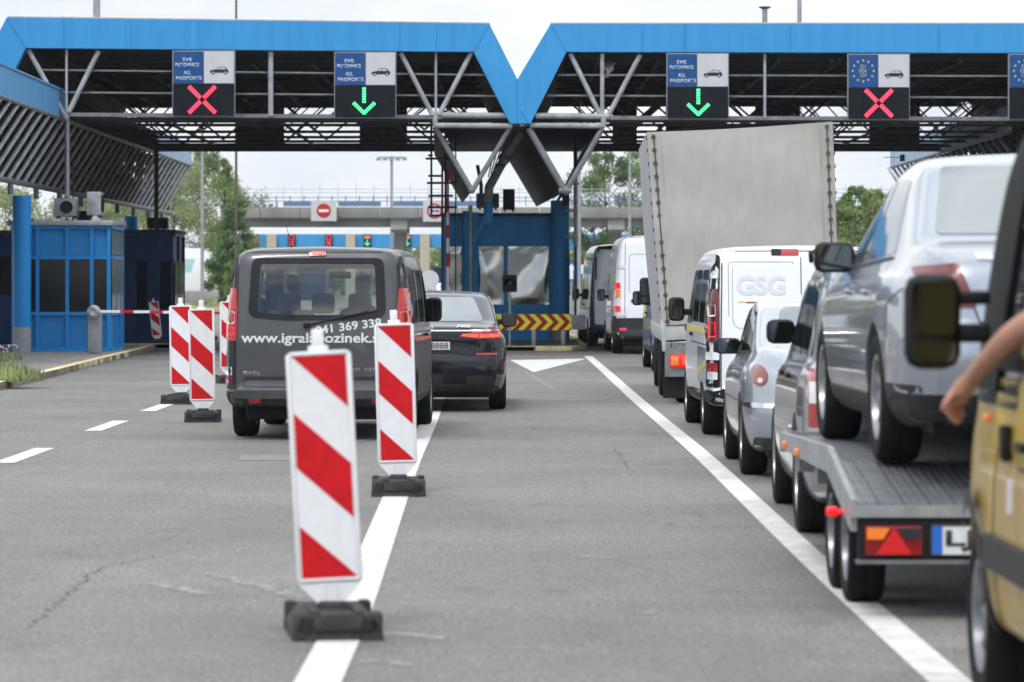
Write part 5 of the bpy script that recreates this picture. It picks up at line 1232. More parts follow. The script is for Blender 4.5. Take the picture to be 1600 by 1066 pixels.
# dry verge and low wall at the left background
sheet('verge', [(-30, 190), (-13.2, 190), (-16, 300), (-60, 300)], .006, mat('dry_grass', (.24, .21, .11), .95, noise=.5, nscale=1.2, dirt='4e5a2c'))
o = obj('roadside_wall', MB().box((0, 0, .45), (12, .4, .9), r=.02), M['concrete'], None, 40, loc=(P(310, 0, 262).x-2, 262, 0)); tag(o, 'low concrete wall at the foot of the left trees', 'wall')
for i, (px, D, r_, h_) in enumerate(((335, 225, 1.2, .8), (352, 240, 1.5, .9), (318, 232, 1.0, .6))): plant(['dry grass tuft near the lorry trailer, nearest of three', 'dry grass tuft beside the grey van outline, largest of three', 'dry grass tuft under the trailer rear, smallest of three'][i], (P(px, 0, D).x, D, 0), r_, h_, 300, 40+i, grp='dry grass tufts', name='grass_tuft')

rr = random.Random(8); vs, fs = [], []  # tree belt added behind the viewpoint to darken reflections in paint and mirrors
for k in range(15000):
    x = rr.uniform(-70, 70); t = .5+.3*math.sin(x*.35)+.2*math.sin(x*.13+2); c = Vector((x, -42-.004*x*x+rr.uniform(-4, 4), 9.5*t*rr.random()**.6+.2)); s_ = rr.uniform(.4, .8); u = Vector((rr.gauss(0, 1), rr.gauss(0, 1), rr.gauss(0, 1))).normalized(); v = u.orthogonal().normalized(); w_ = u.cross(v); i = len(vs)
    vs += [c-v*s_, c+w_*s_*.7, c+v*s_, c-w_*s_*.7]; fs.append((i, i+1, i+2, i+3))
me = bpy.data.meshes.new('w'); me.from_pydata([tuple(v) for v in vs], [], fs); tag(obj('reflection_wood', me, M['leaf_b']), 'unseen belt of trees added behind the viewpoint to darken reflections', 'woodland', kind='stuff')
# air between here and the hill
b = MB(); b.box((600, 2900, 94), (5200, 6400, 192)); hz = obj('haze', b, M['ink']); tag(hz, kind='stuff')
hm = bpy.data.materials.new('haze_air'); hm.use_nodes = True; hn = hm.node_tree; hn.nodes.remove(hn.nodes['Principled BSDF']); pv = hn.nodes.new('ShaderNodeVolumePrincipled')
pv.inputs['Color'].default_value = (.93, .96, 1, 1); pv.inputs['Density'].default_value = .00014; pv.inputs['Anisotropy'].default_value = .2; hn.links.new(pv.outputs[0], hn.nodes['Material Output'].inputs['Volume']); hz.data.materials[0] = hm
# ---------------------------------------------------------------- people
def skin_mesh(nodes, edges, root=0, sub=2):
    me = bpy.data.meshes.new('p'); me.from_pydata([n[0] for n in nodes], edges, [])
    o = bpy.data.objects.new('p', me); COL.objects.link(o); sk = o.modifiers.new('s', 'SKIN'); sk.use_smooth_shade = True
    for i, n in enumerate(nodes):
        v = me.skin_vertices[0].data[i]; v.radius = n[1] if isinstance(n[1], tuple) else (n[1], n[1]); v.use_root = (i == root)
    s = o.modifiers.new('d', 'SUBSURF'); s.levels = s.render_levels = sub
    dg = bpy.context.evaluated_depsgraph_get(); dg.update(); r = bpy.data.meshes.new_from_object(o.evaluated_get(dg)); bpy.data.objects.remove(o); return r
def seated_person(label, loc, lean=0., turn=0., big=1.0):
    """upper body and thighs of someone on a car seat, facing +Y; loc is the hip point"""
    h = big; N = [((0, 0, 0), .15*h), ((0, -.05, .22), (.17*h, .12)), ((lean*.5, -.08, .42), (.19*h, .12)), ((lean, -.08, .52), (.10, .09)), ((lean, -.05, .60), .055), ((lean, -.03, .68), (.075, .09)), ((lean, -.03, .78), (.075, .095)), ((lean, -.03, .85), .045),
         ((.20+lean*.5, -.07, .45), .065), ((.28, .06, .22), .05), ((.16, .34, .26), .035), ((.15, .42, .28), .032),
         ((-.20+lean*.5, -.07, .45), .065), ((-.28, .06, .22), .05), ((-.16, .34, .26), .035), ((-.15, .42, .28), .032),
         ((.11, .22, .0), .085), ((.12, .45, .02), .065), ((.12, .55, -.35), .045), ((-.11, .22, .0), .085), ((-.12, .45, .02), .065), ((-.12, .55, -.35), .045)]
    E = [(0, 1), (1, 2), (2, 3), (3, 4), (4, 5), (5, 6), (6, 7), (2, 8), (8, 9), (9, 10), (10, 11), (2, 12), (12, 13), (13, 14), (14, 15), (0, 16), (16, 17), (17, 18), (0, 19), (19, 20), (20, 21)]
    me = skin_mesh(N, E); o = obj('person', me, [M['cloth'], M['skin']]); tag(o, label, 'person')
    for p in me.polygons:
        c = p.center
        if c.z > .58 or (c.y > .33 and .2 < c.z < .35): p.material_index = 1
        p.use_smooth = True
    o.location = loc; o.rotation_euler = (0, 0, turn)
    hb = MB(); hb.ball((lean, -.045, .80), .098, (.9, 1.05, .95), 16); obj('hair', hb, M['hair'], o, 60)
    return o

# ---------------------------------------------------------------- grey passenger van in the left lane
YAW_V = -1.8
vloc = (-1.93, 35.85)
root, B = van('passenger_van', 'dark grey passenger van with website lettering on its tailgate, waiting in the left lane', *vloc, YAW_V, M['pv_grey'], H=1.955, glass_rear=True, hollow=True, spokes=7, mo=.03)
for sg in (-1, 1):
    x0 = .80 if sg > 0 else -.925
    l = obj('tail_lamp', B.patch(roundpoly([(x0+.01, 1.0), (x0+.115, 1.0), (x0+.125, 1.30), (x0+.11, 1.53), (x0+.015, 1.53), (x0, 1.25)], .02), 'rear', .016, .04), M['lamp_red'], root, 40)
    obj_split('brake_light', merge(B.patch(rect(x0+.03, x0+.10, 1.33, 1.50, .02), 'rear', .019), B.patch(rect(x0+.03, x0+.10, 1.06, 1.14, .02), 'rear', .019)), M['lamp_on'], l)
    obj('lamp_lens', B.patch(rect(x0+.03, x0+.10, 1.17, 1.30, .03), 'rear', .019), M['lamp_clear'] if sg < 0 else M['lamp_hot'], l)
    obj('reflector', merge(B.patch(rect(sg*.885-.04, sg*.885+.03, .57, .65, .01), 'rear', .016)), M['lamp_red'], root)
    obj('fog_lamp', B.patch(rect(sg*.885-.04, sg*.885+.03, .655, .74, .01), 'rear', .016), M['lamp_white'], root)
    obj('bumper_reflector', B.patch(rect(sg*.62-.06, sg*.62+.06, .385, .425, .01), 'rear', .024), M['lamp_red'], root)
b3 = obj('third_brake_light', B.patch(rect(-.085, .085, 1.855, 1.90, .022), 'rear', .016, .03), M['lamp_red'], root)
obj('brake_light', B.patch(rect(-.06, .06, 1.861, 1.893, .012), 'rear', .021, .03), M['lamp_on'], b3)
obj('website_lettering', B.lettering('www.igralapozinek.si', 'rear', -.765, .952, 1.42, .132, bold=.024), M['text_white'], root)
obj('phone_lettering', B.lettering('041 369 338', 'rear', -.01, 1.065, .67, .088, bold=.024, ang=7), M['text_white'], root)
obj('maker_lettering', B.lettering('OPEL', 'rear', -.745, .665, .18, .032, bold=.01), M['chrome'], root)
obj('model_lettering', B.lettering('VIVARO  CDTI', 'rear', .18, .70, .46, .032, bold=.01), M['chrome'], root)
obj('plate_recess', merge(B.line([(-.74, .63), (-.73, .54), (-.05, .54)], 'rear', .006), B.patch(roundpoly([(-.74, .615), (.74, .615), (.72, .645), (-.72, .645)], .01), 'rear', .012)), M['trim'], root, 40)
wiper(root, B, (-.10, 1.16), (.52, 1.30))
an = MB(); an.tube((-.30, .5, 1.94), (-.36, .45, 2.18), .005, r2=.002); an.ball((-.30, .5, 1.945), .018); obj('aerial', an, M['black'], root)
sb = MB()
for x in (-.55, -.18, .22):
    sb.box((x, 3.0, .90), (.36, .14, .62), r=.05, rot=Matrix.Rotation(R(-12), 4, 'X')); sb.box((x, 2.86, 1.36), (.25, .10, .22), r=.045)
for x in (-.50, .0, .48): sb.box((x, 1.75, .85), (.46, .12, .55), r=.05)
obj('seats', sb, M['seat'], root, 45)
ds = MB(); ds.box((0, 3.95, .98), (1.6, .4, .22), r=.05); obj('dashboard', ds, M['black'], root, 45)
rm = MB(); rm.box((-.05, 3.55, 1.67), (.24, .03, .075), r=.014); rm.tube((-.05, 3.57, 1.68), (-.05, 3.68, 1.74), .012); obj('rear_view_mirror', rm, M['black'], root, 45)
def inside(lx, ly, lz): 
    c, s_ = math.cos(R(YAW_V)), math.sin(R(YAW_V)); return (vloc[0]+lx*c-ly*s_, vloc[1]+lx*s_+ly*c, lz)
seated_person('driver seen from behind through the rear glass of the grey van, in a dark shirt', inside(-.56, 3.1, .78), .03, R(YAW_V), 1.15)
seated_person('passenger on the right-hand seat of the grey van, seen through its rear glass', inside(.22, 3.1, .80), .02, R(YAW_V), 1.15)

# ---------------------------------------------------------------- black saloon
T = [(0, 1.035), (.10, 1.065), (.4, 1.085), (.72, 1.10), (1.75, 1.435), (2.35, 1.478), (3.0, 1.455), (3.95, 1.0), (4.6, .90), (4.9, .74), (5.1, .62)]
root, B = car('black_saloon', 'glossy black saloon with 740d lettering, braking in front of the grey van', -.975, 43.55, .2, M['p_black'], 5.1, 1.9, 1.48, T,
    [(0, .93), (.5, .97), (2.5, .955), (4.0, .92), (5.1, .55)], [(.2, .02), (.33, -.03), (.5, -.05), (.62, -.03), (.72, .02), (.98, .0), (1.06, .02)],
    plan=[(0, .87), (.1, .93), (.3, .98), (.8, 1), (4.0, 1), (4.7, .95), (5.1, .8)], wy=(1.12, 4.2), wr=.35, rw=roundpoly([(-.66, 1.105), (.66, 1.105), (.53, 1.40), (-.53, 1.40)], .05), ws=roundpoly([(-.62, 1.05), (.62, 1.05), (.52, 1.38), (-.52, 1.38)], .05),
    wins=[roundpoly([(.95, 1.06), (3.75, 1.03), (3.1, 1.36), (2.4, 1.40), (1.75, 1.36)], .05)], my=3.45, mz=1.09, mir=(.20, .18), tint=None, capd=.09, mo=.04)
for sg in (-1, 1):
    o_ = [(sg*.36, .925), (sg*.62, .90), (sg*.885, .905), (sg*.90, .99), (sg*.80, 1.045), (sg*.66, 1.015), (sg*.55, .985)]
    l = obj('tail_lamp', B.patch(roundpoly(o_ if sg > 0 else o_[::-1], .015), 'rear', .008, .04), M['lamp_red'], root, 40)
    pl = [(sg*.38, .935), (sg*.60, .915), (sg*.60, .950), (sg*.42, .955)]; pr_ = [(sg*.62, .915), (sg*.86, .92), (sg*.875, .985), (sg*.85, .985), (sg*.83, .948), (sg*.62, .948)]
    obj('brake_light', merge(B.patch(pl if sg > 0 else pl[::-1], 'rear', .014, .04), B.patch(pr_ if sg > 0 else pr_[::-1], 'rear', .014, .04)), M['lamp_hot'] if sg > 0 else M['lamp_on'], l)
    obj('reflector', B.patch(rect(sg*.70-.13, sg*.70+.13, .70, .725, .01), 'rear', .008, .05), M['lamp_red'], root)
    e = obj('exhaust_tip', B.patch(roundpoly(rect(sg*.62-.17, sg*.62+.17, .335, .45), .04), 'rear', .012, .05), M['trim'], root)
    obj('exhaust_opening', B.patch(roundpoly(rect(sg*.62-.13, sg*.62+.13, .355, .43), .03), 'rear', .016, .05), M['ink'], e)
obj('chrome_strip', B.patch(rect(-.84, .84, .985, 1.0), 'rear', .016, .05), M['chrome'], root)
obj('panel_gap', merge(B.line([(-.63, 1.06), (-.60, .86), (-.50, .68), (.50, .68), (.60, .86), (.63, 1.06)], 'rear', .009), B.line([(1.05, .3), (1.3, .95)], 'right'), B.line([(2.4, .3), (2.4, 1.0)], 'right'), B.line([(3.5, .3), (3.6, 1.0)], 'right')), M['ink'], root)
obj('lower_valance', B.patch(roundpoly([(-.80, .21), (.80, .21), (.86, .31), (.80, .34), (-.80, .34), (-.86, .31)], .02), 'rear', .010), M['trim'], root, 40)
bz = obj('badge', B.patch(circle(0, 1.03, .042), 'rear', .012, .03), M['chrome'], root)
obj('badge_rim', merge(B.patch(circle(0, 1.03, .036), 'rear', .016, .03)), M['ink'], bz)
obj('badge_quarter', merge(*[B.patch([(0, 1.03)]+[(.026*math.cos(a0+t_*math.pi/8), 1.03+.026*math.sin(a0+t_*math.pi/8)) for t_ in range(5)], 'rear', .019, .03) for a0 in (math.pi/2, -math.pi/2)]), M['plate_blue'], bz)
obj('badge_quarter', merge(*[B.patch([(0, 1.03)]+[(.026*math.cos(a0+t_*math.pi/8), 1.03+.026*math.sin(a0+t_*math.pi/8)) for t_ in range(5)], 'rear', .019, .03) for a0 in (0, math.pi)]), M['plate'], bz)
obj('model_lettering', B.lettering('740d', 'rear', .33, 1.028, .18, .034, bold=.02, off=.01, shear=.25), M['chrome'], root)
pl_ = plate(root, 0, .815, -.085, ''); sign_text('plate_lettering', '88888', -.03, .815-.036, .265, .072, -.0995, M['ink'], pl_, bold=0)
obj('window_trim', merge(B.line([(.95, 1.05), (3.75, 1.02)], 'right', .014, .008), B.line([(.95, 1.05), (1.75, 1.375), (2.4, 1.415), (3.1, 1.375), (3.75, 1.02)], 'right', .014, .008)), M['chrome'], root)

# ---------------------------------------------------------------- white works van with a mirror pair, faded GSG lettering
root, B = van('panel_van', 'white panel van with faded GSG letters on its rear doors, stopped behind the tarpaulin truck', 2.98, 36.25, .4, M['p_white'], H=1.97, W=1.92, L=4.99, side_win=True, wy=(1.02, 4.1), spokes=6, tm='matt_black')
for sg in (-1, 1):
    x0 = .835 if sg > 0 else -.945
    l = obj('tail_lamp', B.patch(roundpoly(rect(x0, x0+.115, .98, 1.52), .015), 'rear', .020, .04), mat('deep_red_lens', (.10, .004, .006), .2, coat=.4) if sg < 0 else bpy.data.materials['deep_red_lens'], root, 40)
    obj('lamp_lens', B.patch(rect(x0+.025, x0+.085, 1.24, 1.36, .015), 'rear', .027), M['lamp_clear'], l)
    obj('brake_light', B.patch(rect(x0+.025, x0+.085, 1.03, 1.18, .015), 'rear', .027), M['lamp_on'], l)
    obj_split('pillar_insert', merge(B.patch(rect(x0, x0+.112, 1.63, 1.71, .012), 'rear', .022), B.patch(rect(x0, x0+.112, .80, .88, .012), 'rear', .022)), M['p_white'], root, 40)
    obj('fog_lamp', B.patch(rect(x0+.015, x0+.095, .60, .68, .012), 'rear', .024), M['lamp_white'], root)
    obj('reflector', B.patch(rect(x0+.015, x0+.095, .685, .77, .012), 'rear', .024), M['lamp_red'], root)
t3 = obj('third_brake_light', B.patch(rect(-.30, -.02, 1.865, 1.925, .012), 'rear', .012, .04), M['lamp_red'], root)
obj('lamp_surround', B.patch(rect(-.30, -.20, 1.868, 1.922, .012), 'rear', .018, .04), M['black'], t3)
obj('logo_lettering', B.lettering('GSG', 'rear', -.66, 1.46, .50, .20, bold=.035), M['decal_grey'], root)
st = obj('logo_stripe', B.patch(rect(-.65, -.10, 1.385, 1.397), 'rear', .004), M['decal_yellow'], root)
obj('logo_stripe_accent', merge(B.patch(rect(-.56, -.40, 1.380, 1.392), 'rear', .006)), M['lamp_red'], st)
obj('door_panel_gap', merge(B.line(roundpoly([(-.74, 1.22), (-.74, 1.80), (-.06, 1.80)], .04)[3:], 'rear', .007), B.line(roundpoly([(-.70, 1.80), (-.70, 1.12), (-.08, 1.12)], .10)[3:], 'rear', .006)), M['grey_paint'], root)
sp = merge(B.patch([(.35, .80), (1.6, .66), (1.6, .60), (.35, .74)], 'left', .004), B.patch([(.5, 1.06), (4.0, 1.06), (4.0, 1.12), (.5, 1.12)], 'left', .004))
obj('side_stripe', sp, M['decal_yellow'], root); obj('side_panel_print', B.patch([(.30, .55), (1.6, .55), (1.6, .92), (.30, .92)], 'left', .003), M['p_blueside'], root)

# ---------------------------------------------------------------- silver coupe
T = [(0, .98), (.12, 1.03), (.35, 1.06), (.60, 1.08), (1.45, 1.40), (2.1, 1.49), (2.7, 1.455), (3.35, 1.0), (3.9, .88), (4.2, .74), (4.4, .58)]
root, B = car('silver_coupe', 'rounded pale silver coupe between the white panel van and the grey people carrier', 2.77, 28.55, -.6, M['p_silver_pale'], 4.4, 1.73, 1.48, T,
    [(0, .88), (.5, .93), (2.2, .93), (3.4, .88), (4.4, .5)], [(.2, .03), (.36, -.05), (.55, -.07), (.66, -.02), (.75, .0), (1.0, .06)],
    plan=[(0, .76), (.08, .84), (.22, .92), (.5, .98), (.9, 1), (3.4, 1), (4.0, .93), (4.4, .75)], wy=(.98, 3.55), wr=.32, rw=roundpoly([(-.60, 1.10), (.60, 1.10), (.49, 1.385), (-.49, 1.385)], .06), ws=roundpoly([(-.55, 1.02), (.55, 1.02), (.48, 1.38), (-.48, 1.38)], .05),
    wins=[roundpoly([(.95, 1.03), (3.2, .98), (2.75, 1.33), (2.1, 1.385), (1.5, 1.33)], .06)], my=2.9, mz=1.03, mir=(.22, .14), capd=.10, mo=.0)
for sg in (-1, 1):
    l = obj('tail_lamp', B.patch(circle(sg*.745, .84, .06, 20, .085), 'rear', .008, .04), mat('dim_red_lens', (.16, .012, .012), .25, coat=.5) if sg < 0 else bpy.data.materials['dim_red_lens'], root, 40)
    obj('lamp_lens', B.patch(circle(sg*.735, .80, .020, 14), 'rear', .013, .04), M['lamp_clear'], l)
obj('bumper_strip', merge(B.patch(rect(-.80, .80, .58, .62, .01), 'rear', .012), B.patch(rect(.0, .62, .58, .62, .01), 'left', .012)), M['chrome'], root, 40)
obj('panel_gap', merge(B.line([(-.58, .98), (-.56, .70), (.56, .70), (.58, .98)], 'rear', .008), B.line([(.55, .45), (.60, .66), (.50, .85)], 'left'), B.line([(1.6, .3), (1.6, .95)], 'left'), B.line([(3.0, .3), (3.05, .95)], 'left'), B.line([(1.0, .62), (1.6, .60), (3.6, .60)], 'left', .006)), M['ink'], root)
obj('lower_valance', B.patch(rect(-.78, .78, .22, .34, .02), 'rear', .008), M['trim'], root, 40)
obj('window_trim', B.line([(.95, 1.02), (3.2, .97)], 'left', .016, .008), M['black'], root)
obj('door_handle', MB().box((-.865, 1.85, .83), (.03, .15, .03), r=.01), M['p_silver_pale'], root, 40)

# ---------------------------------------------------------------- grey-silver people carrier that tows the trailer
T = [(0, 1.62), (.3, 1.74), (1.2, 1.78), (2.3, 1.775), (2.9, 1.70), (3.55, 1.22), (4.1, 1.10), (4.4, .95), (4.6, .75)]
root, B = car('people_carrier', 'silver-grey people carrier with upright red and white tail lamps, towing the car trailer', 2.70, 21.75, -1.5, M['p_suv'], 4.6, 1.80, 1.78, T,
    [(0, 1.08), (.5, 1.08), (2.6, 1.05), (3.6, 1.02), (4.6, .6)], [(.3, -.06), (.5, -.10), (.62, -.08), (.70, .0), (1.05, .0), (1.75, .26)],
    plan=[(0, .86), (.1, .93), (.3, .98), (.8, 1), (3.6, 1), (4.2, .95), (4.6, .82)], wy=(.98, 3.9), wr=.36, rw=roundpoly([(-.68, 1.16), (.68, 1.16), (.60, 1.60), (-.60, 1.60)], .06), ws=roundpoly([(-.68, 1.25), (.68, 1.25), (.58, 1.66), (-.58, 1.66)], .06),
    wins=[roundpoly([(.55, 1.13), (1.55, 1.13), (1.55, 1.60), (.80, 1.60)], .05), roundpoly([(1.65, 1.12), (2.45, 1.12), (2.45, 1.61), (1.65, 1.60)], .04), roundpoly([(2.55, 1.12), (3.45, 1.10), (2.95, 1.55), (2.55, 1.60)], .04)], my=3.1, mz=1.25, mir=(.20, .17), capd=.07, spokes=7, cat='car', mo=-.02)
for sg in (-1, 1):
    l = obj('tail_lamp', merge(B.patch(roundpoly(rect(min(sg*.70, sg*.85), max(sg*.70, sg*.85), .70, 1.06), .03), 'rear', .008, .04), B.patch(roundpoly(rect(.0, .17, .70, 1.06), .03), 'left' if sg < 0 else 'right', .008, .04)), M['lamp_red'], root, 40)
    obj('lamp_lens', merge(B.patch(rect(min(sg*.71, sg*.84), max(sg*.71, sg*.84), .85, .98, .01), 'rear', .013, .04), B.patch(rect(.01, .15, .85, .98, .01), 'left' if sg < 0 else 'right', .013, .04)), M['lamp_white'], l)
obj('bumper', merge(B.patch(rect(-.84, .84, .40, .62, .03), 'rear', .02), B.patch(rect(.02, .55, .44, .63, .03), 'left', .018)), M['p_silver'], root, 40)
obj('panel_gap', merge(B.line([(-.70, 1.7), (-.68, 1.1), (-.66, .66), (.66, .66)], 'rear', .010), B.line([(1.6, .35), (1.6, 1.65)], 'left', .010), B.line([(2.5, .35), (2.5, 1.65)], 'left', .010), B.line([(3.35, .35), (3.4, 1.05)], 'left', .010)), M['ink'], root)
obj('side_strip', B.patch(rect(1.5, 3.4, .60, .66, .01), 'left', .012), M['chrome'], root)
obj('roof_rail', merge(MB().path([(-.70, .6, 1.74), (-.71, .7, 1.80), (-.70, 2.6, 1.80), (-.69, 2.7, 1.74)], .016), MB().path([(.70, .6, 1.74), (.71, .7, 1.80), (.70, 2.6, 1.80), (.69, 2.7, 1.74)], .016)), M['black'], root, 40)
obj_split('door_handle', merge(MB().box((-.90, 1.75, .98), (.03, .17, .035), r=.01), MB().box((-.90, 2.62, .98), (.03, .17, .035), r=.01)), M['black'], root, 40)
plate(root, -.02, .66, -.22, '', h=.15)

# ---------------------------------------------------------------- trailer
def build_trailer():
    X0, X1 = 1.66, 3.72
    root = thing('car_trailer', 'flat aluminium trailer with tandem wheels and triangular red tail lamp, under the silver saloon', 'trailer', (0, 16.8, 0))
    b = MB()     # deck: local y=0 at rear lip, slopes up to y=1.25 then flat to y=5.4
    dz = lambda y: .54+(.67-.54)*min(1, y/1.25)
    for x in np.arange(X0+.03, X1, .12):
        for ya, yb in ((0, 1.25), (1.25, 4.3)):
            b.slab([(x-.057, ya, dz(ya)), (x+.057, ya, dz(ya)), (x+.057, yb, dz(yb)), (x-.057, yb, dz(yb))], .025); [b.slab([(x+q-.006, ya, dz(ya)+.014), (x+q+.006, ya, dz(ya)+.014), (x+q+.006, yb, dz(yb)+.014), (x+q-.006, yb, dz(yb)+.014)], .008) for q in (-.04, 0, .04)]
    obj('deck', b, M['alu'], root)
    b = MB()
    for x in (X0-.03, X1+.03):
        b.slab([(x, 0, .42), (x, 1.25, .63), (x, 1.25, .765), (x, 0, .57)], .03); b.slab([(x, 1.25, .63), (x, 4.3, .61), (x, 4.3, .705), (x, 1.25, .765)], .03)
    b.box(((X0+X1)/2, 4.32, .65), (X1-X0+.1, .04, .12)); b.box(((X0+X1)/2, -.02, .515), (X1-X0+.1, .04, .055))
    for y in (1.2, 2.4, 3.6): b.box(((X0+X1)/2, y, .56), (X1-X0, .08, .10))
    b.tube(((X0+X1)/2-.5, 4.3, .55), ((X0+X1)/2, 5.3, .45), .04); b.tube(((X0+X1)/2+.5, 4.3, .55), ((X0+X1)/2, 5.3, .45), .04)
    obj('frame', b, M['galv'], root, 30)
    b = MB(); b.box(((X0+X1)/2, 0, .385), (X1-X0+.02, .05, .20), r=.008); obj('lamp_board', b, M['black'], root)
    b = MB(); b.box(((X0+X1)/2, -.01, .278), (X1-X0+.04, .07, .018)); obj('board_edge', b, M['alu'], root)
    for sg, xc in ((1, X0+.155), (-1, X1-.155)):
        b = MB(); b.box((xc, -.032, .377), (.27, .03, .140), r=.008); l = obj('tail_lamp', b, mat('trailer_lens', (.20, .006, .008), .3) if sg > 0 else bpy.data.materials['trailer_lens'], root)
        b = MB(); b.prism([(xc-.085, -.05, .315), (xc+.085, -.05, .315), (xc, -.05, .437)], (0, -.006, 0)); obj('triangle_reflector', b, mat('triangle_red', (.58, .010, .013), .4) if sg > 0 else bpy.data.materials['triangle_red'], l)
        b = MB(); b.prism([(xc-sg*.128, -.049, .385), (xc-sg*.052, -.049, .385), (xc-sg*.02, -.049, .437), (xc-sg*.128, -.049, .440)], (0, -.004, 0)); obj('indicator_lens', b, M['amber'], l)
        b = MB(); b.prism([(xc+sg*.128, -.049, .385), (xc+sg*.052, -.049, .385), (xc+sg*.02, -.049, .437), (xc+sg*.128, -.049, .440)], (0, -.004, 0)); obj('lamp_lens', b, M['trim'], l)
    plate(root, X0+.59, .38, -.03, 'LJ', eu=True, w=.52, h=.145, tw=.13)
    for y in (4.0, 3.1): obj('side_marker', MB().box((X0-.055, y-.1, .65), (.03, .07, .045), r=.012), M['amber'], root)
    obj('rear_marker', merge(MB().box((X0-.10, .35, .49), (.06, .04, .05), r=.014), MB().tube((X0-.10, .35, .49), (X0, .35, .49), .012)), M['lamp_on'], root)
    for y in (1.0, 1.78):
        for x in (X0+.08+.03, X1-.11): wheel(root, x, y, .30, .19, 8)
    for x in (X0+.10, X1-.10):
        b = MB(); b.box((x, 1.38, .615), (.20, 1.5, .012)); obj('mudguard', b, M['galv'], root)
build_trailer()

# saloon on the trailer
T = [(0, 1.02), (.10, 1.07), (.3, 1.09), (.62, 1.12), (1.45, 1.53), (1.85, 1.585), (2.35, 1.55), (3.45, 1.03), (4.1, .88), (4.35, .76), (4.6, .60)]
root, B = car('silver_saloon', 'older silver saloon with a wedge-shaped dull red tail lamp, loaded on the flat trailer', 2.74, 17.0, .9, M['p_silver'], 4.6, 1.76, 1.45, T,
    [(0, .93), (.5, .96), (2.3, .94), (3.5, .90), (4.6, .5)], [(.2, .0), (.36, -.06), (.55, -.08), (.66, -.04), (.74, .0), (1.05, .05)],
    plan=[(0, .82), (.06, .88), (.2, .945), (.5, .985), (.9, 1), (3.6, 1), (4.2, .93), (4.6, .75)], wy=(1.02, 3.65), wr=.33, z=.685, rw=roundpoly([(-.61, 1.15), (.61, 1.15), (.48, 1.51), (-.48, 1.51)], .04), ws=roundpoly([(-.56, 1.06), (.56, 1.06), (.48, 1.45), (-.48, 1.45)], .05),
    wins=[roundpoly([(1.02, 1.06), (2.05, 1.03), (2.05, 1.46), (1.55, 1.44)], .04), roundpoly([(2.12, 1.03), (3.2, 1.0), (2.48, 1.41), (2.12, 1.46)], .04)], my=2.95, mz=1.05, mir=(.23, .17), spokes=9, table=CAR_NARROW, tint=M['glass_sky'], capd=.07, mo=-.01)
for sg in (-1, 1):
    o_ = [(sg*.56, 1.00), (sg*.50, .80), (sg*.62, .80), (sg*.86, .84), (sg*.86, 1.02)]
    o_ = [(sg*.60, 1.01), (sg*.50, .78), (sg*.58, .78), (sg*.64, .92), (sg*.87, .94), (sg*.87, 1.01)]
    l = obj('tail_lamp', merge(B.patch(roundpoly([(sg*.59, 1.0), (sg*.51, .79), (sg*.76, .79), (sg*.77, .985)][::sg], .02), 'rear', .008, .04)), mat('aged_lens', (.13, .012, .012), .3, coat=.3) if sg < 0 else bpy.data.materials['aged_lens'], root, 40)
obj('bumper', merge(B.patch(rect(-.84, .84, .38, .64, .03), 'rear', .015), B.patch(rect(.02, .60, .42, .64, .03), 'left', .012)), M['p_silver'], root, 40)
obj('lower_valance', merge(B.patch(rect(-.84, .84, .20, .38, .02), 'rear', .02), B.patch(rect(.02, .62, .22, .42, .02), 'left', .014), B.patch(rect(1.42, 3.2, .21, .34, .02), 'left', .014)), M['trim'], root, 40)
obj('panel_gap', merge(B.line([(-.62, 1.08), (-.60, 1.0), (-.50, .72), (.50, .72)], 'rear', .009), B.line([(1.42, .36), (1.35, .7), (1.05, 1.02)], 'left', .009), B.line([(2.08, .34), (2.08, 1.36)], 'left', .009), B.line([(3.12, .34), (3.2, .97)], 'left', .009), B.line([(.60, .45), (.60, .80), (.30, .88)], 'left', .009), B.line([(1.0, 1.035), (3.3, .975)], 'left', .016, .006)), M['ink'], root)
obj('badge', merge(B.patch(rect(-.50, -.42, 1.015, 1.05, .01), 'rear', .008), B.patch(rect(-.39, -.34, 1.015, 1.05, .01), 'rear', .008), B.patch(rect(-.30, -.27, 1.015, 1.05, .005), 'rear', .008)), M['chrome'], root)
obj('side_strip', B.patch(rect(1.45, 3.1, .50, .56, .01), 'left', .012), M['p_silver'], root)
obj_split('door_handle', merge(MB().box((-.875, 1.50, .86), (.03, .15, .03), r=.01), MB().box((-.875, 2.3, .86), (.03, .15, .03), r=.01)), M['p_silver'], root, 40)

# ---------------------------------------------------------------- ochre van with the driver's arm out of the window
L_ = 4.9
YVX, YVD = 2.735, 9.55
root, B = van('ochre_van', 'ochre yellow van at the right edge, its driver leaning an arm out', YVX, YVD, .0, M['p_yellow'], H=2.32, W=1.94, L=L_, side_win=False, wy=(1.0, 3.95), wr=.335, plastic=False, spokes=9)
for o in list(root.children):
    if o.name.startswith('door_mirror'):
        for c in list(o.children): bpy.data.objects.remove(c)
        bpy.data.objects.remove(o)
    elif o.name.startswith('side_skirt'): bpy.data.objects.remove(o)
for sg in (-1, 1): mirror(root, sg*(.97+.235), 3.30, 1.455, .205, .345, sg, .10, two=True, gm='mirror_dark')
win = roundpoly([(2.10, 1.33), (3.42, 1.33), (3.30, 1.50), (2.86, 2.06), (2.10, 2.06)], .04)
obj_split('window_frame', merge(B.patch([(3.34, 1.20), (4.04, 1.20), (3.98, 1.46), (3.56, 2.18), (2.80, 2.20), (2.86, 2.06)], 'left', .02, .05), B.line([(2.10, 2.11), (2.9, 2.11)], 'left', .07, .02), B.line([(2.1, 1.31), (3.40, 1.31)], 'left', .05, .02), B.line([(2.07, 1.3), (2.07, 2.1)], 'left', .08, .02)), M['matt_black'], root, 40)
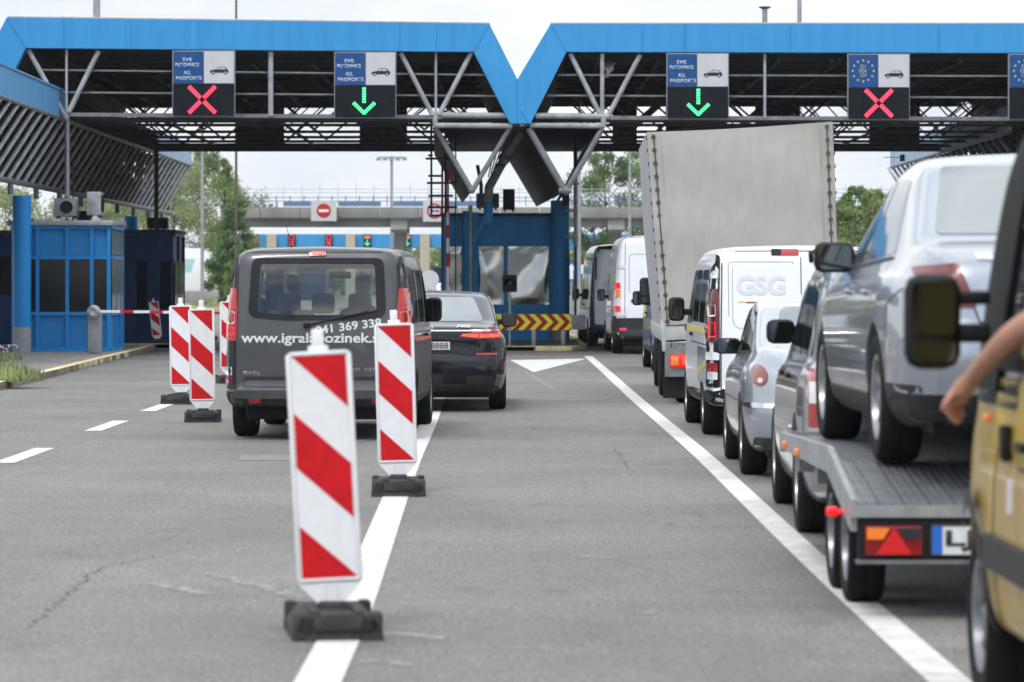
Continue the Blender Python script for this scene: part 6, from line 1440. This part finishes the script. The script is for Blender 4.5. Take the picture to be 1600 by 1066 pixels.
obj_split('wheel_arch_trim', merge(B.line([(3.95+.43*math.cos(a), .335+.45*math.sin(a)) for a in np.linspace(.0, math.pi, 14)], 'left', .075, .028, .05), B.patch(rect(1.5, 3.50, .56, .68, .015), 'left', .03)), M['trim'], root, 40)
obj('side_stripe', B.line([(3.42, .30), (3.46, .62), (3.42, .85), (3.30, 1.1)], 'left', .05, .006, .05), M['p_yellow2'], root)
obj('door_stripe', B.patch(roundpoly([(1.3, 1.00), (3.44, 1.00), (3.36, 1.25), (1.3, 1.25)], .03), 'left', .004), M['p_yellow2'], root)
obj('door_sticker', B.patch(rect(2.93, 3.02, .78, .90, .01), 'left', .006), M['decal_grey'], root)
obj('lock_cover', MB().box((-.985, 2.98, 1.03), (.04, .075, .13), r=.015), M['black'], root, 40)
obj('side_indicator', MB().box((-.985, 3.47, 1.10), (.03, .06, .03), r=.01), M['amber'], root, 40)
def leaning_driver():
    # arm over the sill, forearm pointing forward and down, relaxed hand
    X = YVX; sx = X-.97
    N = [((X-.42, 12.05, .95), .16), ((X-.44, 12.02, 1.18), (.18, .13)), ((X-.46, 12.02, 1.42), (.20, .12)), ((X-.46, 12.03, 1.54), (.09, .08)), ((X-.46, 12.04, 1.61), .055), ((X-.46, 12.06, 1.69), (.075, .09)), ((X-.46, 12.06, 1.79), (.075, .095)), ((X-.46, 12.05, 1.86), .045),
         ((X-.67, 12.04, 1.46), .064), ((sx+.16, 12.06, 1.47), .062), ((sx+.045, 12.13, 1.475), .055), ((sx-.035, 12.25, 1.41), .050), ((sx-.10, 12.40, 1.325), .038), ((sx-.135, 12.50, 1.265), .031), ((sx-.155, 12.56, 1.225), (.030, .042)), ((sx-.175, 12.60, 1.185), (.026, .050)),
         ((X-.22, 12.06, 1.42), .06), ((X-.16, 12.2, 1.2), .05), ((X-.26, 12.5, 1.28), .035), ((X-.26, 12.56, 1.29), .03)]
    E = [(0, 1), (1, 2), (2, 3), (3, 4), (4, 5), (5, 6), (6, 7), (2, 8), (8, 9), (9, 10), (10, 11), (11, 12), (12, 13), (13, 14), (14, 15), (2, 16), (16, 17), (17, 18), (18, 19)]
    hand = Vector((sx-.175, 12.60, 1.185)); f_dir = Vector((-.22, .30, -.90)).normalized(); side = Vector((.55, .75, .12)).normalized()
    for off, ln in ((-.042, .058), (-.015, .074), (.013, .070), (.040, .055)):
        base = hand+side*off+f_dir*.004; a = base+f_dir*ln*.55; b_ = a+(f_dir+Vector((.35, -.15, 0))).normalized()*ln*.42; c_ = b_+(f_dir*.6+Vector((.8, -.3, .0))).normalized()*ln*.34; i0 = len(N)
        N += [(tuple(base), .0125), (tuple(a), .0115), (tuple(b_), .0105), (tuple(c_), .0085)]; E += [(15, i0), (i0, i0+1), (i0+1, i0+2), (i0+2, i0+3)]
    tb = hand-side*.045+Vector((.0, -.01, .02)); i0 = len(N); N += [(tuple(tb), .015), (tuple(tb-side*.032+f_dir*.025), .0125), (tuple(tb-side*.036+f_dir*.058), .010)]; E += [(14, i0), (i0, i0+1), (i0+1, i0+2)]
    me = skin_mesh(N, E); o = obj('person', me, [M['skin'], M['cloth']]); tag(o, 'driver of the ochre van resting a bare forearm outside the open window, hand hanging down', 'person')
    for p in me.polygons:
        p.use_smooth = True
        if p.center.x > sx+.15 and p.center.z < 1.56: p.material_index = 1
    hb = MB(); hb.ball((X-.46, 12.04, 1.81), .098, (.9, 1.05, .95), 16); obj('hair', hb, M['hair'], o, 60)
leaning_driver()

# ---------------------------------------------------------------- tarpaulin truck
def build_truck():
    X, D = 3.17, 46.5
    root = thing('tarpaulin_truck', 'tall truck with a grey tarpaulin box laced at its corners, leaning slightly to the left', 'truck', (X, D, 0), R(-1.1))
    rot = Matrix.Rotation(R(-3.3), 4, 'Y'); piv = Vector((0, 0, 1.05)); T_ = lambda p: rot @ (Vector((p[0]*(1+.042*(p[2]-1.05)/2.5), p[1], p[2]))-piv)+piv
    w, z0, z1, L = 1.165, 1.09, 3.63, 6.3
    # box as a finely divided, slightly sagging sheet
    def panel(fn, nu, nv, m, name, parent=root, sm=60):
        bm = bmesh.new(); V = [[bm.verts.new(T_(fn(i/nu, j/nv))) for i in range(nu+1)] for j in range(nv+1)]
        for j in range(nv):
            for i in range(nu): bm.faces.new((V[j][i], V[j][i+1], V[j+1][i+1], V[j+1][i]))
        bmesh.ops.recalc_face_normals(bm, faces=bm.faces[:]); return bm
    rnd = random.Random(4)
    def rearf(u, v):
        x = -w+2*w*u; z = z0+(z1-z0)*v; bulge = -.05*math.sin(math.pi*u)*math.sin(math.pi*v)-.012*math.sin(9*u+3*v)-.010*math.sin(5*v*3+u*4); return (x, bulge-.0, z-(.02*math.sin(math.pi*u) if v == 1 else 0))
    rear = panel(rearf, 28, 28, None, 'r')
    sidef = lambda sg: (lambda u, v: (sg*(w+.03*math.sin(math.pi*v)*abs(math.sin(math.pi*u*4))), L*u, z0+(z1-z0)*v))
    topf = lambda u, v: (-w+2*w*u, L*v, z1+.03*math.sin(math.pi*u))
    obj('rear_curtain', rear, M['canvas'], root, 60)
    obj('side_curtain', merge(panel(sidef(-1), 40, 16, None, 's'), panel(sidef(1), 40, 16, None, 's')), M['canvas_side'], root, 60)
    fr = lambda u, v: (-w+2*w*u, L, z0+(z1-z0)*v)
    obj('roof_sheet', merge(panel(topf, 10, 10, None, 't'), panel(fr, 4, 4, None, 'f')), M['canvas_side'], root, 60)
    b = MB(); eb = MB()
    for sg in (-1, 1):
        for k in range(15):
            z = z0+.05+k*(z1-z0-.12)/14
            p = T_((sg*(w-.075), -.012, z)); eb.lathe([(.014, 0), (.030, 0), (.030, .010), (.014, .010)], 'Y', 10, Matrix.Translation(p-Vector((0, .012, 0))))
            p2 = T_((sg*(w+.012), .09, z)); eb.box(p2, (.014, .05, .05), r=.006)
        b.tube(T_((sg*(w-.075), -.030, z0+.02)), T_((sg*(w-.079), -.030, z1-.04)), .009, 6)
    ls = mat('old_strap', (.085, .07, .055), .8); obj_split('eyelet', eb, ls, root, 40); obj_split('lacing', b, ls, root, 40)
    b = MB()
    for sg in (-1, 1): b.slab([T_((sg*(w-.17), -.006, z0+.02)), T_((sg*(w-.165), -.006, z0+.02)), T_((sg*(w-.165), -.006, z1-.04)), T_((sg*(w-.17), -.006, z1-.04))], .02)
    obj_split('curtain_hem', b, M['canvas'], root)
    b = MB(); b.box(T_((0, .03, .985)), (2*w+.02, .05, .19), r=.01, rot=rot); b.box(T_((0, .03, .80)), (2*w-.1, .05, .14), r=.01, rot=rot)
    for sg in (-1, 1): b.box(T_((sg*(w-.01), .03, .96)), (.06, .07, .42), r=.01, rot=rot); b.box(T_((sg*(w), L/2, .985)), (.04, L, .20), r=.008, rot=rot)
    obj('tail_board', b, mat('grey_white_metal', (.42, .43, .43), .5, noise=.3, nscale=6, dirt='5b5955'), root, 40)
    b = MB(); 
    for k in range(4):
        b.box(T_((-w+.10+.16*k, -.005, .83)), (.018, .02, .018)); b.box(T_((-w+.10, -.005, .80+k*.03)), (.012, .015, .012))
    b.box(T_((-w+.50, -.02, .86)), (.10, .04, .04), r=.01); obj('latch', b, M['steel_dark'], root)
    sign_text('board_lettering', 'PAKAM', -w+.30, .965, .50, .07, -.016, M['ink'], root, bold=.0)
    b = MB(); 
    for sg in (-1, 1): b.box((sg*.38, L/2+.3, .66), (.10, L+1.2, .20), r=.01)
    for y in (.1, 1.4, 3, 4.6, 6): b.box((0, y, .70), (2.2, .10, .10))
    b.box((0, .2, .45), (2.1, .10, .10)); obj('chassis', b, M['steel_dark'], root, 40)
    for sg in (-1, 1):
        b = MB(); b.box((sg*.93, .02, .58), (.40, .05, .46), r=.01); f = obj('lamp_panel', b, M['alu'], root)
        b = MB(); b.box((sg*.93, -.03, .56), (.26, .05, .17), r=.035); obj('tail_lamp', b, M['lamp_on'], f, 40)
        b = MB(); b.box((sg*1.0, -.058, .56), (.10, .012, .12), r=.003); obj('indicator_lens', b, M['amber'], f, 40)
        b = MB(); b.box((sg*.86, -.06, .56), (.08, .012, .10), r=.003); obj('brake_light', b, M['lamp_hot'], f, 40)
        b = MB(); b.box((sg*.86, .12, .27), (.58, .03, .40), r=.006); obj('mud_flap', b, M['black'], root)
        b = MB(); b.box((sg*1.04, 1.9, .45), (.05, .75, .34), r=.01); b.box((sg*1.05, 1.2, .36), (.04, .16, .12), r=.01); obj('side_guard', b, M['galv'], root)
        obj('side_marker', merge(MB().box((sg*1.13, 2.3, .82), (.05, .06, .06), r=.02), MB().box((sg*1.13, 4.3, .82), (.05, .06, .06), r=.02)), M['lamp_on'], root)
        for y in (3.4, ): wheel(root, sg*1.0, y, .38, .26, 6)
        wheel(root, sg*.84, .62, .36, .26, 6); wheel(root, sg*.98, 7.9, .38, .24, 6)
    # cab: lofted shell with a roof, nose, glass
    C = Body(2.3, 2.06, [(0, 2.15), (.2, 2.3), (.9, 2.33), (1.2, 2.2), (1.75, 1.35), (2.1, 1.15), (2.3, .95)], [(0, 1.2), (1.7, 1.1), (2.3, .7)], [(0, .42), (2.3, .35)], VAN, [(0, .98), (1.7, 1), (2.3, .85)], H0=1.15)
    o = obj('cab', C.mesh(arch_cutters(2.06, (1.25,), .46, z=.38)), M['p_blueside'], root, 42, loc=(0, 6.65, 0))
    for s_ in ('left', 'right'): obj('side_window', C.patch(roundpoly([(.25, 1.32), (1.5, 1.32), (1.1, 2.0), (.25, 2.05)], .05), s_, .004), M['glass_dark'], o)
    obj('windscreen', C.patch(roundpoly([(-.85, 1.45), (.85, 1.45), (.75, 2.1), (-.75, 2.1)], .05), 'front', .004), M['glass_dark'], o)
    for sg in (-1, 1): mirror(root, sg*1.22, 7.9, 1.45, .20, .42, sg, .14, two=True)
build_truck()

# ---------------------------------------------------------------- the two high vans and the low van ahead of the truck
root, B = van('high_roof_van', 'white high-roof van with a yellow diamond on its rear door, near the booth island', 3.36, 78.0, 1.2, M['p_white'], H=2.62, W=2.10, L=5.6, side_win=False, wy=(1.25, 4.6), wr=.36, plastic=False, spokes=6)
for sg in (-1, 1):
    l = obj('tail_lamp', B.patch(roundpoly(rect(min(sg*.90, sg*1.03), max(sg*.90, sg*1.03), .93, 1.58), .02), 'rear', .014, .05), M['lamp_white'], root, 40)
    obj('indicator_lens', B.patch(rect(min(sg*.91, sg*1.02), max(sg*.91, sg*1.02), 1.24, 1.42, .01), 'rear', .019, .05), M['amber'], l)
    obj('brake_light', merge(B.patch(rect(min(sg*.91, sg*1.02), max(sg*.91, sg*1.02), .94, 1.06, .01), 'rear', .019, .05), B.patch(rect(min(sg*.91, sg*1.02), max(sg*.91, sg*1.02), 1.44, 1.57, .01), 'rear', .019, .05)), M['lamp_on'], l)
    obj('reflector', B.patch(rect(sg*.86-.07, sg*.86+.07, .52, .58, .01), 'rear', .03), M['lamp_on'], root)
obj('rear_step', B.patch(rect(-.99, .99, .34, .80, .04), 'rear', .025), M['trim'], root, 40)
obj('sill_trim', B.patch(rect(.02, .55, .5, .84, .03), 'left', .02), M['trim'], root, 40)
dm = obj('hazard_diamond', B.patch([(-.33, 1.98), (-.14, 1.76), (.05, 1.98), (-.14, 2.20)], 'rear', .01), M['decal_yellow'], root)
obj('hinge', merge(B.patch(rect(-.98, -.80, 1.88, 1.96, .01), 'rear', .018), B.patch(rect(-.98, -.80, .84, .90, .01), 'rear', .018)), M['decal_grey'], root)
plate(root, -.36, 1.06, -.03, 'KR·2', w=.52, h=.13, eu=True, tw=.20)
obj('plate_lamp_bar', B.patch(rect(-.68, -.08, 1.14, 1.21, .02), 'rear', .03), M['black'], root)
obj('door_panel_gap', B.line(roundpoly([(-.72, 1.3), (-.72, 2.2), (.0, 2.2)], .1)[3:], 'rear', .014), M['grey_paint'], root)
root, B = van('dark_van', 'dark blue-grey high van with pale rear door, first in the queue beside the blue booth', 3.02, 87.0, 3.0, M['p_navy'], H=2.52, W=2.02, L=5.5, side_win=True, wy=(1.2, 4.5), wr=.36, plastic=False, spokes=6)
obj('rear_door', merge(B.patch(roundpoly(rect(-.92, .92, .55, 2.38), .08), 'rear', .012), ), M['p_white'], root, 40)
root, B = van('courier_van', 'low pale blue van with yellow print on its side, mostly hidden by the tarpaulin truck', 3.50, 62.4, .6, M['p_blueside'], H=1.97, W=1.92, L=4.9, side_win=True, wy=(1.0, 4.1), spokes=6, plastic=False)
obj('side_print', merge(*[B.patch([(3.0+k*.28, .95), (3.18+k*.28, .95), (3.24+k*.28, 1.2), (3.06+k*.28, 1.2)], 'left', .006) for k in range(4)]), M['decal_yellow'], root)
